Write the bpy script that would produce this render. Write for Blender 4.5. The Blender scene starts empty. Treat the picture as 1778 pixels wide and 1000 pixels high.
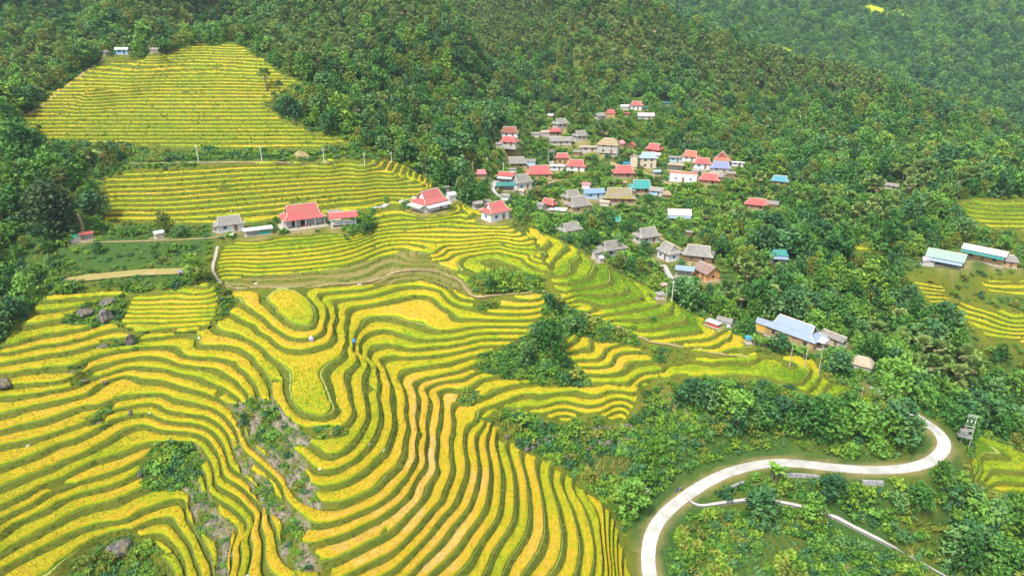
import bpy, math, random
import numpy as np
from mathutils import Vector, Matrix

SC = bpy.context.scene
COL = SC.collection
random.seed(7)
RNG = np.random.default_rng(7)

# ---------------------------------------------------------------- camera, sky, sun, exposure
cam_d = bpy.data.cameras.new('camera'); cam = bpy.data.objects.new('camera', cam_d); COL.objects.link(cam)
cam.location = (0, 0, 100.0); cam.rotation_euler = (math.radians(90 - 22.0), 0, 0)
cam_d.sensor_width = 36.0; cam_d.lens = 36.0 * 1186.0 / 1778.0
cam_d.clip_start = 1.0; cam_d.clip_end = 6000.0
SC.camera = cam

SUN_EL, SUN_AZ = math.radians(56), math.radians(215)      # high, behind and left of the camera, veiled by cloud
world = bpy.data.worlds.new('World'); SC.world = world; world.use_nodes = True
wn = world.node_tree; wn.nodes.clear()
w_out = wn.nodes.new('ShaderNodeOutputWorld'); w_bg = wn.nodes.new('ShaderNodeBackground')
w_sky = wn.nodes.new('ShaderNodeTexSky'); w_sky.sky_type = 'NISHITA'; w_sky.sun_disc = False
w_sky.sun_elevation = SUN_EL; w_sky.sun_rotation = SUN_AZ; w_sky.altitude = 900; w_sky.air_density = 1.0; w_sky.dust_density = 4.0
w_hs = wn.nodes.new('ShaderNodeHueSaturation'); w_hs.inputs['Saturation'].default_value = 0.12   # overcast: grey-white
wn.links.new(w_sky.outputs[0], w_hs.inputs['Color']); wn.links.new(w_hs.outputs[0], w_bg.inputs['Color'])
wn.links.new(w_bg.outputs[0], w_out.inputs['Surface'])
w_bg.inputs['Strength'].default_value = 0.072
sun_d = bpy.data.lights.new('sun', 'SUN'); sun = bpy.data.objects.new('sun', sun_d); COL.objects.link(sun)
sun_d.energy = 1.5; sun_d.angle = math.radians(10); sun_d.color = (1.0, 0.95, 0.84)
sdir = Vector((math.sin(SUN_AZ) * math.cos(SUN_EL), math.cos(SUN_AZ) * math.cos(SUN_EL), math.sin(SUN_EL)))
sun.rotation_euler = sdir.to_track_quat('Z', 'Y').to_euler(); sun.location = (0, 0, 400)
SC.view_settings.view_transform = 'Standard'; SC.view_settings.look = 'None'
SC.view_settings.gamma = 1.0; SC.view_settings.use_curve_mapping = False
SC.view_settings.exposure = 1.98
SC.cycles.max_bounces = 5; SC.cycles.diffuse_bounces = 3; SC.cycles.glossy_bounces = 2
SC.cycles.transmission_bounces = 2; SC.cycles.transparent_max_bounces = 6; SC.cycles.volume_bounces = 0

# ---------------------------------------------------------------- terrain
# Survey of the hillside: spot heights (metres) on terrace edges, trails, ridges and valleys,
# sighted from the camera station, then interpolated with a thin-plate surface.
F_PX = 1186.0
PITCH = math.radians(22.0)
CAM_Z = 100.0
FWD = np.array([0.0, math.cos(PITCH), -math.sin(PITCH)])
UPV = np.array([0.0, math.sin(PITCH), math.cos(PITCH)])

def ray(u, v):
    u = np.asarray(u, float); v = np.asarray(v, float)
    d = FWD[None, :] + ((500 - v) / F_PX)[..., None] * UPV[None, :]
    d[..., 0] += (u - 889) / F_PX
    return d

def sight(u, v, z):
    d = ray(np.atleast_1d(u), np.atleast_1d(v))
    t = (CAM_Z - z) / (-d[:, 2])
    return d[:, 0] * t, d[:, 1] * t

EDGES = [
 # lower spur, knoll and lobes
 (35, [(463,513),(465,526),(481,544),(499,559),(522,566),(545,563),(550,551),(547,536),(535,518),(519,508),(507,500)]),
 (34, [(403,517),(426,531),(456,551),(487,577),(512,588),(540,587),(563,574),(568,551),(565,531),(552,516),(560,509),(590,507),(613,504),(641,500),(666,490),(687,482),(717,479),(750,485),(780,501),(800,519),(824,521),(870,531),(945,529)]),
 (33, [(398,545),(413,551),(444,566),(472,587),(492,604),(515,608),(552,602),(573,594),(578,584),(577,570),(583,558),(582,543),(575,526),(578,521),(603,519),(636,516),(666,508),(692,501),(730,498),(768,506),(793,528),(823,534),(870,545),(937,541)]),
 (32, [(373,569),(426,589),(451,602),(471,622),(497,642),(502,652),(502,678),(506,700),(527,718),(554,724),(578,715),(578,700),(573,685),(565,665),(568,635),(598,607),(603,590),(600,565),(602,545),(606,538),(628,531),(661,526),(704,516),(737,514),(760,523),(780,541),(800,554),(826,554),(857,556),(923,555)]),
 (31, [(235,590),(291,585),(344,582),(349,599),(380,600),(415,604),(440,620),(455,640),(468,660),(473,690),(490,712),(530,742),(560,748),(602,736),(614,722),(608,700),(601,668),(603,647),(618,617),(616,600),(618,585),(624,572),(630,560),(636,554),(661,551),(704,559),(742,569),(780,574),(816,568),(829,567),(923,566)]),
 (30, [(142,630),(177,616),(220,607),(266,602),(309,604),(326,619),(354,621),(392,626),(418,642),(440,665),(451,685),(458,705)]),
 (30, [(536,769),(560,785),(581,790),(608,775),(629,748),(638,718),(636,700),(631,673),(633,652),(640,637),(636,627),(623,612),(622,600),(630,588),(641,580),(674,574),(709,584),(755,590),(800,585),(851,577),(907,578),(957,569)]),
 (29, [(172,634),(215,624),(273,620),(301,629),(342,637),(380,642),(405,657),(423,677),(430,695)]),
 (29, [(509,781),(536,802),(572,817),(605,805),(638,778),(655,748),(658,700),(659,665),(654,647),(641,625),(641,612),(649,604),(679,599),(712,606),(755,602),(838,589),(902,588)]),
 (28, [(154,659),(192,649),(220,639),(253,638),(291,642),(329,652),(367,667),(405,685),(418,695)]),
 (28, [(539,841),(575,844),(620,826),(659,793),(677,763),(683,730),(678,700),(679,678),(671,647),(659,632),(664,625),(679,618),(717,620),(755,618),(826,604),(904,599),(951,606),(978,602),(1000,588)]),
 (27, [(197,657),(243,658),(278,661),(316,672),(354,682),(395,702)]),
 (27, [(557,872),(590,872),(635,856),(674,820),(701,778),(708,745),(707,700),(702,678),(692,658),(697,647),(717,640),(755,633),(800,624),(826,617),(882,613)]),
 (27, [(973,612),(1003,607),(1026,602),(1041,587)]),
 (26, [(0,749),(50,735),(114,717),(147,704),(177,702),(215,687),(253,685),(291,687),(329,698),(368,709),(407,742),(419,775),(467,820),(494,862),(530,901),(560,910),(590,904),(635,886),(671,868),(710,826),(725,790),(726,745),(724,700),(718,668),(735,658),(760,653),(788,647),(822,635)]),
 (26, [(990,627),(1028,625),(1049,612),(1070,599)]),
 (25, [(0,775),(60,762),(100,750),(148,734),(170,724),(215,708),(248,702),(286,712),(329,720),(377,735)]),
 (25, [(744,671),(747,695),(740,737),(738,790),(719,835),(680,883),(635,910),(575,934),(530,944)]),
 (25, [(750,668),(783,660),(831,645)]),
 (25, [(1020,637),(1054,635),(1069,617),(1122,610)]),
 (24, [(772,675),(766,702),(758,755),(756,800),(742,846),(700,905),(650,937),(590,967),(548,977)]),
 (24, [(800,678),(833,660),(874,653)]),
 (24, [(1022,649),(1066,649),(1087,632),(1123,618)]),
 (23, [(455,880),(460,930),(466,985),(500,1012),(560,1015),(600,1000),(650,975),(700,944),(763,874),(786,818),(787,748),(793,699),(813,697),(846,685),(876,673),(930,665)]),
 (23, [(1031,665),(1092,663),(1109,652),(1147,645)]),
 (22, [(0,878),(50,856),(101,833),(152,806),(190,793),(228,780),(266,768),(304,768),(345,774),(357,788),(372,816),(375,839),(410,861),(432,885),(434,930),(430,1000)]),
 (22, [(620,1020),(690,985),(721,954),(770,895),(801,846),(810,800),(807,748),(811,718),(835,725),(861,703),(892,690),(927,684),(1003,679),(1108,679)]),
 (21, [(0,904),(38,884),(89,854),(152,833),(215,813),(243,798)]),
 (21, [(917,706),(945,706),(998,701),(1108,697)]),
 (20, [(0,927),(38,902),(89,882),(127,861),(190,844),(238,823)]),
 (20, [(344,841),(349,864),(380,894),(408,912),(415,927),(405,950),(400,1000)]),
 (20, [(745,1000),(805,937),(840,888),(850,842),(847,790),(852,737),(905,728),(942,718),(1015,718),(1095,715)]),
 (19, [(0,964),(63,927),(114,897),(177,874),(215,861),(253,846)]),
 (18, [(0,990),(68,952),(101,937),(139,919),(177,909),(215,905),(240,889),(278,876),(324,871),(340,920),(357,950),(372,1000)]),
 (18, [(840,1000),(857,958),(889,909),(894,860),(882,790),(880,762)]),
 (16, [(906,1000),(938,951),(945,895),(938,846),(933,797)]),
 (14, [(997,1000),(1006,940),(990,877),(978,821)]),
 (12, [(1050,1000),(1059,965),(1050,930),(1029,877)]),
 (10, [(1099,1000),(1088,947),(1078,912)]),
 (16.5,[(130,1000),(152,960),(190,935),(225,915),(266,915),(304,930),(330,980),(338,1010)]),
 (15, [(190,1000),(200,965),(268,958),(290,975),(305,1000)]),
 (14.4,[(230,990),(250,1005)]),
 # level tops of the knoll and the lobe, saddle of the wide paddy
 (35.22, [(490,512),(505,530),(520,545),(530,555)]), (32.22, [(520,655),(540,665),(540,690),(545,705),(520,640)]), (31.3, [(700,535),(740,540),(770,548)]),
 # left rows
 (29, [(0,672),(50,667),(98,663),(140,650)]), (28, [(0,690),(60,684),(98,677),(150,660)]),
 (27, [(0,722),(60,705),(98,697),(150,685)]),
 (30, [(0,650),(50,642),(98,637)]), (31, [(0,630),(50,622),(98,614),(165,598)]),
 (32, [(0,612),(50,605),(98,598),(170,580),(245,575)]), (33, [(10,600),(60,585),(98,578),(160,566)]),
 (34, [(50,563),(100,556),(150,545)]), (35, [(60,540),(110,535),(150,530)]),
 (24, [(0,810),(60,790),(100,772),(150,755),(200,728),(260,718),(330,735),(370,750)]),
 (23, [(0,845),(60,822),(100,806),(150,785),(200,757),(260,740),(320,750),(365,762)]),
 # left upper block (low steps)
 (32, [(255,567),(300,566),(345,563),(372,561)]), (33, [(200,551),(300,552),(372,549)]), (34, [(200,541),(300,540),(380,536)]),
 (35, [(230,527),(300,524),(380,519)]), (36, [(90,523),(200,515),(300,509),(380,503)]),
 # blocks under the red-roofed house
 (35.0, [(391,499),(434,500),(480,500),(520,497),(575,495),(631,491),(659,483),(687,472),(730,469),(766,474),(800,488),(814,508),(830,513),(880,512),(945,508)]),
 (35.65, [(384,488),(462,486),(547,481),(631,474),(659,462),(687,453),(744,456),(770,467),(785,472)]),
 (36.95, [(372,473),(448,472),(530,467),(589,460),(631,450),(665,436),(701,430),(735,437),(748,450)]),
 (38.25, [(375,460),(448,458),(519,453),(589,445),(631,432),(668,419),(700,422),(727,434),(747,438),(766,427),(800,420),(850,416),(900,420),(933,436)]),
 (40.2, [(380,437),(462,434),(547,428),(589,420),(625,410),(650,402),(716,397),(780,391),(850,390),(885,398)]),
 (42.15, [(384,419),(450,412),(520,407),(575,404),(610,398),(650,380),(700,371),(733,367),(800,367),(832,372)]),
 (41.5, [(384,426),(520,415),(600,408),(645,390),(716,378),(800,374),(856,381)]),
 (36.3, [(762,452),(775,438),(800,431),(860,428),(920,440),(945,455)]),
 (35.65, [(795,462),(800,452),(820,443),(870,438),(920,450),(940,470)]),
 (35.13, [(850,470),(880,455),(915,465)]),
 # ridge of pale green terraces going down to the farmhouse
 (37.6, [(925,398),(915,405)]), (37, [(948,412),(935,430)]), (35.5, [(998,434),(985,442),(965,455),(950,475)]),
 (33.9, [(1038,455),(1030,472),(1000,490),(975,505)]), (32, [(1080,482),(1090,503),(1050,512),(1010,530)]),
 (30, [(1118,503),(1150,522),(1110,535),(1060,545)]), (28, [(1175,535),(1190,552),(1160,562),(1115,572)]),
 (26, [(1235,563),(1240,585),(1190,592)]), (24.4, [(1290,590),(1260,600),(1240,610)]), (23.2, [(1330,610),(1310,622)]),
 (28.5, [(1000,545),(960,540)]), (29.3,[(1000,560),(1050,570)]), (27,[(1100,585),(1060,580)]), (25.5,[(1150,605)]),
 # wide green paddy, farmhouse yard
 (22.55, [(1160,640),(1200,632),(1260,635),(1320,628),(1395,633)]), (22.1, [(1160,655),(1300,650),(1380,664)]),
 (21, [(1300,590),(1370,600),(1420,610),(1470,612)]), (19.5, [(1450,650),(1440,680),(1490,665)]), (17.5, [(1510,690),(1490,640),(1520,690)]),
 (16, [(1565,712),(1545,700)]), (15, [(1600,737)]), (13.6, [(1540,787),(1580,778)]), (14.5, [(1500,775),(1440,778)]), (16.5, [(1500,745),(1540,742)]), (14, [(1625,755),(1640,770),(1590,780)]), (13.2, [(1640,790),(1605,808)]),
 (12.4, [(1560,815),(1500,812),(1440,807)]), (11.6, [(1340,802),(1390,803)]), (10.5, [(1280,818),(1240,832)]), (9, [(1200,850),(1185,862)]),
 (7.6, [(1150,895),(1130,930)]), (6.2, [(1125,960),(1135,1000)]), (5, [(1140,1050)]),
 # slope above the road bend
 (19, [(1130,690),(1200,690),(1300,700),(1400,710)]), (16, [(1150,740),(1250,750),(1350,750),(1450,752)]), (13, [(1200,800),(1300,785),(1400,790),(1500,795)]),
 (18.6,[(893,748)]),(17.5,[(980,738),(1080,730)]), (16,[(950,780),(1040,775),(1100,765)]), (13.5,[(1010,810),(1060,815),(1130,810)]), (11,[(1050,850),(1110,850)]), (8.8,[(1100,910),(1110,890)]), (7.6,[(1110,970)]),
 # below the road
 (7.5,[(1260,850),(1350,840),(1440,840)]), (8.5,[(1550,840),(1640,830)]), (6.3,[(1240,872),(1320,868),(1400,885)]), (4.5,[(1200,910),(1300,900),(1250,950)]), (4,[(1180,980),(1330,960)]),
 (3.5,[(1400,920),(1480,905)]), (4,[(1550,870),(1640,870)]), (1,[(1500,940),(1600,920)]), (-1.5,[(1560,970),(1640,960)]), (0,[(1440,985),(1350,1040)]), (-4,[(1640,1000),(1720,980)]), (-7,[(1778,960),(1778,1020)]),
 (3,[(1680,770)]), (9,[(1665,800),(1670,770)]), (2,[(1700,800),(1740,790)]), (0.5,[(1700,850),(1778,830)]), (-3,[(1778,890)]), (0,[(1730,760)]), (-2,[(1778,780)]), (-7,[(1778,735)]), (-3,[(1720,710)]),(-1,[(1650,720)]),
 # wooded valley at the right
 (3,[(1600,680)]),(5,[(1600,650)]),(10,[(1540,640)]),(15,[(1450,590),(1500,610)]),(12,[(1500,560)]),(10,[(1600,560)]),(8,[(1640,610)]),(2,[(1700,650)]),(4,[(1760,640)]),(9,[(1700,600),(1770,600)]),(13,[(1640,520),(1710,560)]),
 (15.5,[(1680,530),(1770,560)]),(19,[(1740,510),(1640,490)]),(22,[(1700,480),(1778,480),(1600,450)]),(25,[(1640,452),(1700,450),(1760,455)]),(27,[(1750,420),(1640,420)]),(30,[(1700,395),(1778,395)]),(36,[(1700,345),(1778,345)]),
 (20,[(1450,500)]),(22,[(1450,450),(1350,490)]),(24,[(1550,430),(1350,430)]),(25,[(1450,390),(1530,400)]),(29,[(1600,360)]),(21,[(1300,530),(1250,530)]),(20.5,[(1400,545)]),
 # village bowl
 (24,[(1210,475),(1180,505)]),(25.5,[(1155,445)]),(26,[(1220,430),(1280,420)]),(26,[(1130,415)]),(27,[(1070,440)]),(29,[(1020,415),(990,400)]),(33,[(950,390)]),(37,[(900,385)]),(38.2,[(860,382)]),(24.5,[(1080,390)]),(24,[(1180,380)]),(24.5,[(1330,360)]),
 (24,[(1000,368)]),(27,[(950,362)]),(33,[(890,335)]),(39,[(830,310)]),(26.5,[(1075,350)]),(27,[(1110,335),(1160,345)]),(29,[(1030,335)]),(32,[(940,308)]),(31,[(1080,308),(1190,310)]),(31,[(1240,318)]),(33,[(1000,290),(1120,290)]),(36,[(890,285)]),
 (36,[(1100,255),(1180,265),(1250,290)]),(30,[(1350,315)]),(41,[(970,245),(1060,250)]),(46,[(880,245),(960,220)]),(50,[(1080,200),(1110,195),(1010,205)]),(43,[(1180,225)]),
 # forest slopes and ridge behind
 (34,[(1300,250)]),(28.5,[(1400,310)]),(41,[(1250,200)]),(33,[(1400,250)]),(36,[(1500,230)]),(30,[(1500,300)]),(32,[(1600,260)]),(33.5,[(1700,310)]),(30,[(1600,330)]),(56,[(1500,150)]),(69,[(1300,108)]),(45,[(1600,188)]),(33,[(1700,236)]),(26,[(1778,266)]),
 (58,[(1150,150)]),(50,[(1350,165)]),(62,[(1000,130)]),(65,[(900,120)]),(78,[(1000,75)]),(90,[(750,50)]),(80,[(830,90)]),
 (65,[(700,150)]),(88,[(600,60)]),(52,[(800,200)]),(46,[(870,200)]),(43,[(775,290)]),(42,[(850,275)]),(53,[(700,240)]),(60,[(640,200)]),(73,[(590,140)]),(41,[(790,330)]),
 (79.5,[(184,104),(212,103)]),(81.5,[(262,95)]),(86.8,[(232,71),(285,73)]),(80,[(100,100)]),(70,[(30,160)]),(59,[(0,250)]),(54,[(100,300)]),(47.5,[(50,380)]),(42,[(40,440)]),(36,[(20,520),(50,505)]),(33.5,[(0,570)]),
 # terraced hill, poles, second field
 (42.8,[(140,418),(275,415),(340,412)]),(42.8,[(400,398),(460,398)]),(42.7,[(500,393),(540,392),(600,392)]),(41,[(120,440),(250,440),(360,435)]),(39.8,[(150,458),(350,455)]),(38,[(120,487),(220,478),(340,472)]),(38,[(160,488),(300,482)]),(36.6,[(100,505),(250,498),(370,492)]),
 (53.2,[(238,303),(330,298),(400,293),(546,284),(640,287)]),(51.2,[(185,322),(300,318),(400,311),(600,299),(700,298)]),(48.2,[(185,347),(300,343),(400,335),(600,320),(690,312),(735,312)]),
 (46.2,[(185,363),(300,361),(400,353),(600,336),(700,325)]),(44.2,[(180,381),(350,377),(500,362),(600,350),(680,341),(745,330)]),(43.3,[(200,392),(330,389),(560,368),(640,359)]),
 (54.9,[(240,283),(345,281),(455,280),(563,281),(633,281),(680,281)]),(43,[(700,358),(750,360)]),(49,[(120,360)]),(54,[(160,290)]),
] + [(z, [(u, v + max(0, (165 - v) / 90) * 11 * ((u - 352) / 125) ** 2) for u in us]) for z, v, us in [
 (57.2,245,(90,210,350,480,600)),(59.8,229,(80,180,300,450,570)),(63.3,205,(40,150,300,450,560)),(66.9,181,(80,200,350,500,560)),(70.4,159,(110,250,400,540)),
 (74,139,(150,280,400,510)),(77,119,(230,300,400,470)),(80,101,(290,352,420,450)),(83,87,(325,360,410)),(85,77,(345,385)),(86.5,72,(345,400))]]

SPOTS = [(200,40,400),(350,50,400),(0,60,370),(500,20,410),(950,22,540),(700,8,520),(850,0,560),(100,10,430),(300,10,440),(1150,67,520),(560,70,385)]      # u, v, distance
WORLD_PTS = [(-330,60,70),(-330,150,80),(-260,60,50),(-200,40,35),(-120,20,25),(-60,20,15),(0,10,5),(60,20,-2),(140,40,-15),(220,60,-25),(330,100,-20),(330,160,-5),(300,220,15),(360,300,30),(500,200,20),
 (-330,250,95),(-330,350,120),(-200,430,125),(-60,450,112),(60,520,112),(-400,500,170),(0,-120,-20),(-300,-120,20),(300,-120,-40),(-500,100,110),
 # behind the palm ridge and the far mountain
 (130,600,70),(230,560,48),(320,540,22),(420,500,0),(60,620,100),(150,700,70),(300,640,5),(450,600,-12),(600,520,-20),(600,700,30),(480,760,30),(330,800,45),(200,850,85),(50,800,125),(-100,650,140),
 (0,1000,175),(200,1050,160),(400,1000,105),(600,1000,110),(800,900,95),(800,700,45),(-300,800,190),(-600,700,200),(300,1300,230),(700,1300,210),(1000,1100,160),(-200,1300,240),(1000,600,60),(700,350,30),(-700,300,150),(-700,1200,240),(1100,200,60),(1300,1400,230),(150,1600,250),(-700,-120,80),(800,-120,0)]

def _tps(r2):
    return 0.5 * r2 * np.log(r2 + 1e-12)

def fit_surface():
    X, Y, Z, S = [], [], [], []
    for z, pts in EDGES:
        # densify each traced edge
        p = np.array(pts, float)
        if len(p) > 2:
            q = []
            for a, b in zip(p[:-1], p[1:]):
                n = max(1, int(np.hypot(*(b - a)) / 45))
                for k in range(n):
                    q.append(a + (b - a) * k / n)
            q.append(p[-1]); p = np.array(q)
        x, y = sight(p[:, 0], p[:, 1], z)
        X += list(x); Y += list(y); Z += [z] * len(p)
    for u, v, zc in SPOTS:
        d = ray([u], [v])[0]; X.append(d[0] * zc); Y.append(d[1] * zc); Z.append(CAM_Z + d[2] * zc)
    for x, y, z in WORLD_PTS:
        X.append(x); Y.append(y); Z.append(z)
    P = np.stack([X, Y], 1) / 100.0; Z = np.array(Z, float)
    # merge near-duplicates
    key = {}
    for i, (a, b) in enumerate(P):
        key.setdefault((round(a / 0.012), round(b / 0.012)), []).append(i)
    idx = [v[0] for v in key.values()]
    P = P[idx]; Z = Z[idx]
    lam = 2e-5 + 1.2e-3 * np.clip((P[:, 1] - 1.45) / .5, 0, 1) + 8e-4 * np.clip((P[:, 1] - 2.2) / 1, 0, 1)      # far sightings are less certain
    n = len(P)
    r2 = ((P[:, None, :] - P[None, :, :]) ** 2).sum(-1)
    A = np.zeros((n + 3, n + 3))
    A[:n, :n] = _tps(r2) + np.diag(lam)
    A[:n, n] = 1; A[:n, n + 1:] = P; A[n, :n] = 1; A[n + 1:, :n] = P.T
    w = np.linalg.solve(A, np.concatenate([Z, [0, 0, 0]]))
    return P, w

def eval_surface(P, w, x, y):
    q = np.stack([x.ravel(), y.ravel()], 1) / 100.0
    out = np.empty(len(q)); n = len(P)
    P2 = (P ** 2).sum(1)
    for s in range(0, len(q), 20000):
        c = q[s:s + 20000]
        r2 = np.maximum((c ** 2).sum(1)[:, None] + P2[None, :] - 2 * c @ P.T, 0).astype(np.float32)
        out[s:s + 20000] = (0.5 * r2 * np.log(r2 + 1e-12)) @ w[:n].astype(np.float32) + w[n] + c @ w[n + 1:]
    return out.reshape(x.shape)

class Grid:
    def __init__(s, P, w, x0, x1, y0, y1, d):
        s.x0, s.y0, s.d = x0, y0, d
        s.nx = int((x1 - x0) / d) + 1; s.ny = int((y1 - y0) / d) + 1
        s.x1 = x0 + (s.nx - 1) * d; s.y1 = y0 + (s.ny - 1) * d
        gx, gy = np.meshgrid(x0 + np.arange(s.nx) * d, y0 + np.arange(s.ny) * d)
        s.h = eval_surface(P, w, gx, gy)
    def __call__(s, x, y):
        fx = np.clip((np.asarray(x, float) - s.x0) / s.d, 1, s.nx - 2.001); fy = np.clip((np.asarray(y, float) - s.y0) / s.d, 1, s.ny - 2.001)
        ix = fx.astype(int); iy = fy.astype(int); tx = fx - ix; ty = fy - iy
        def cw(t):
            return (-.5*t+t*t-.5*t**3, 1-2.5*t*t+1.5*t**3, .5*t+2*t*t-1.5*t**3, -.5*t*t+.5*t**3)
        wx, wy = cw(tx), cw(ty)
        out = 0
        for j in range(4):
            row = 0
            for i in range(4):
                row = row + wx[i] * s.h[np.clip(iy + j - 1, 0, s.ny-1), np.clip(ix + i - 1, 0, s.nx-1)]
            out = out + wy[j] * row
        return out

_P, _W = fit_surface()
G_NEAR = Grid(_P, _W, -340, 360, 20, 640, 2.0)
G_FAR = Grid(_P, _W, -900, 1300, -200, 1700, 12.0)
def hbase(x, y):
    x = np.asarray(x, float); y = np.asarray(y, float)
    m = (x > -336) & (x < 355) & (y > 25) & (y < 635)
    return np.where(m, G_NEAR(x, y), G_FAR(x, y))

def ground_at(u, v, h=None):
    """where a sight line meets the hillside (world x, y, z)"""
    h = h or hbase
    d = ray(np.atleast_1d(u), np.atleast_1d(v)); n = len(d)
    t = np.full(n, 55.0); lo = t.copy(); hit = np.zeros(n, bool)
    for _ in range(260):
        p = d * t[:, None]
        gap = CAM_Z + p[:, 2] - h(p[:, 0], p[:, 1])
        hit |= gap < 0
        if (hit | (t > 1500)).all(): break
        lo = np.where(hit, lo, t)
        t = np.where(hit, t, t + np.clip(gap * 0.7, 0.35, 40))
    a, b = lo, t
    for _ in range(14):
        m = (a + b) / 2; p = d * m[:, None]
        below = (CAM_Z + p[:, 2]) < h(p[:, 0], p[:, 1])
        b = np.where(below, m, b); a = np.where(below, a, m)
    p = d * b[:, None]
    return p[:, 0], p[:, 1], h(p[:, 0], p[:, 1])

def to_px(x, y, z):
    dz = z - CAM_Z
    zc = y * FWD[1] + dz * FWD[2]; up = y * UPV[1] + dz * UPV[2]
    zc = np.maximum(zc, 1e-3)
    return 889 + F_PX * x / zc, 500 - F_PX * up / zc, zc

# ---------------------------------------------------------------- where things stand (sighted outlines on the hillside)
OUT = {
 'A': [(235,512),(378,494),(392,520),(384,548),(368,563),(343,575),(240,576),(205,562),(222,530)],
 'B': [(-160,620),(5,606),(8,592),(28,566),(55,548),(60,535),(78,517),(205,506),(237,513),(380,495),(391,499),(500,500),(640,492),(735,482),(790,500),(812,516),(880,516),(948,516),(948,548),(925,568),(962,568),(905,592),(885,616),(845,622),(826,640),(870,647),(932,662),(1010,672),(1110,672),(1110,698),(1096,717),(942,723),(905,712),(880,706),(838,726),(868,738),(882,757),(902,780),(950,800),(1000,835),(1034,866),(1072,906),(1104,1000),(1112,1110),(-160,1110)],
 'C': [(385,422),(480,410),(570,402),(612,405),(640,395),(640,366),(690,362),(760,365),(820,360),(870,384),(930,418),(945,452),(965,478),(930,480),(850,472),(816,484),(822,508),(790,502),(735,482),(640,492),(500,500),(392,499),(374,480),(374,450)],
 'D': [(915,392),(1000,432),(1080,478),(1125,500),(1175,530),(1195,542),(1240,560),(1300,590),(1322,622),(1245,614),(1130,594),(1050,560),(1000,541),(965,505),(945,470),(935,440),(910,410)],
 'E': [(1128,640),(1200,622),(1330,618),(1420,625),(1432,660),(1480,676),(1535,702),(1480,707),(1420,692),(1380,672),(1300,652),(1150,658)],
 'F': [(955,592),(1000,582),(1045,580),(1112,602),(1150,640),(1145,656),(1100,670),(1030,670),(1012,645)],
 'G': [(178,314),(235,296),(400,286),(560,278),(690,282),(757,318),(745,336),(700,352),(640,362),(560,371),(470,380),(430,388),(180,384)],
 'H': [(20,216),(110,150),(180,110),(214,105),(290,97),(322,84),(345,76),(395,75),(425,84),(455,102),(480,125),(542,166),(500,178),(470,186),(490,212),(560,236),(612,250),(480,262),(260,252),(70,240)],
 'I': [(1668,352),(1900,343),(1900,410),(1720,395),(1680,376)],
 'J': [(1580,482),(1640,490),(1652,522),(1618,526)],
 'K': [(1648,520),(1800,558),(1860,600),(1720,596),(1680,560)],
 'L': [(1700,490),(1860,478),(1860,528),(1720,506)],
 'M': [(1676,745),(1710,760),(1800,800),(1800,862),(1702,835),(1684,812),(1690,780)],
 'N': [(1478,423),(1565,423),(1565,432),(1478,434)],
}
FAR_RICE = {'P': [(1475,12),(1570,16),(1585,38),(1520,30)], 'Q': [(1335,86),(1365,84),(1400,97),(1360,98)], 'R':[(1690,68),(1735,68),(1735,75),(1700,76)]}
HOLES = {
 'gully_path': [(374,492),(402,502),(412,522),(397,546),(371,564),(378,530)],
 'dead_upper': [(399,699),(430,694),(465,690),(495,716),(530,750),(536,766),(505,779),(528,808),(540,845),(560,868),(548,880),(520,862),(485,814),(437,764),(414,728)],
 'dead_lower': [(405,762),(424,786),(468,842),(500,882),(532,910),(522,940),(548,985),(518,990),(492,958),(480,896),(456,872),(424,815)],
 'dead_left': [(338,770),(352,800),(345,842),(374,892),(402,918),(402,950),(396,1010),(378,1010),(368,940),(345,925),(333,880),(324,850),(320,800)],
 'bush_left': [(243,800),(270,770),(336,766),(350,800),(345,845),(325,852),(270,850),(245,838)],
 'green_floor': [(150,948),(170,930),(226,913),(262,938),(300,962),(270,962),(300,1030),(90,1040),(118,975)],
 'knoll_bush': [(815,484),(850,474),(928,478),(944,498),(880,506),(822,504)],
 'patch_1': [(826,520),(868,520),(866,538),(828,540)],
 'hill_bush': [(826,620),(870,600),(908,584),(935,580),(985,625),(1022,655),(1022,670),(930,664),(868,651),(832,646)],
 'path_bush': [(946,508),(1000,540),(1100,570),(1100,592),(1060,592),(1010,577),(962,592),(928,572),(944,546)],
 'gully_1': [(795,680),(832,676),(822,706),(800,702)],
 'rock_green': [(140,525),(215,512),(222,540),(205,562),(150,565),(110,560)],
 'rock_green2': [(178,585),(245,578),(240,604),(178,606)],
 'rock_green3': [(118,636),(150,630),(140,655),(112,650)],
 'rock_green4': [(128,660),(158,654),(150,668),(128,672)],
 'patch_2': [(145,725),(190,700),(185,740),(150,742)],
 'patch_3': [(535,745),(600,738),(605,752),(560,760)],
 'patch_4': [(455,180),(500,150),(560,165),(490,200)],
 'house_shrub': [(590,400),(645,362),(655,388),(640,405),(600,412)],
 'patch_5': [(510,343),(538,343),(538,350),(508,352)],
}
BARE = {'bare': [(380,482),(520,472),(600,462),(640,452),(700,430),(742,440),(790,470),(826,508),(800,502),(738,480),(640,492),(500,500),(395,500)]}
SCAR = {'bank_scar': [(1146,668),(1170,676),(1200,712),(1218,742),(1192,748),(1160,706)], 'low_scar': [(1420,975),(1460,965),(1490,990),(1440,1005)]}
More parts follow.
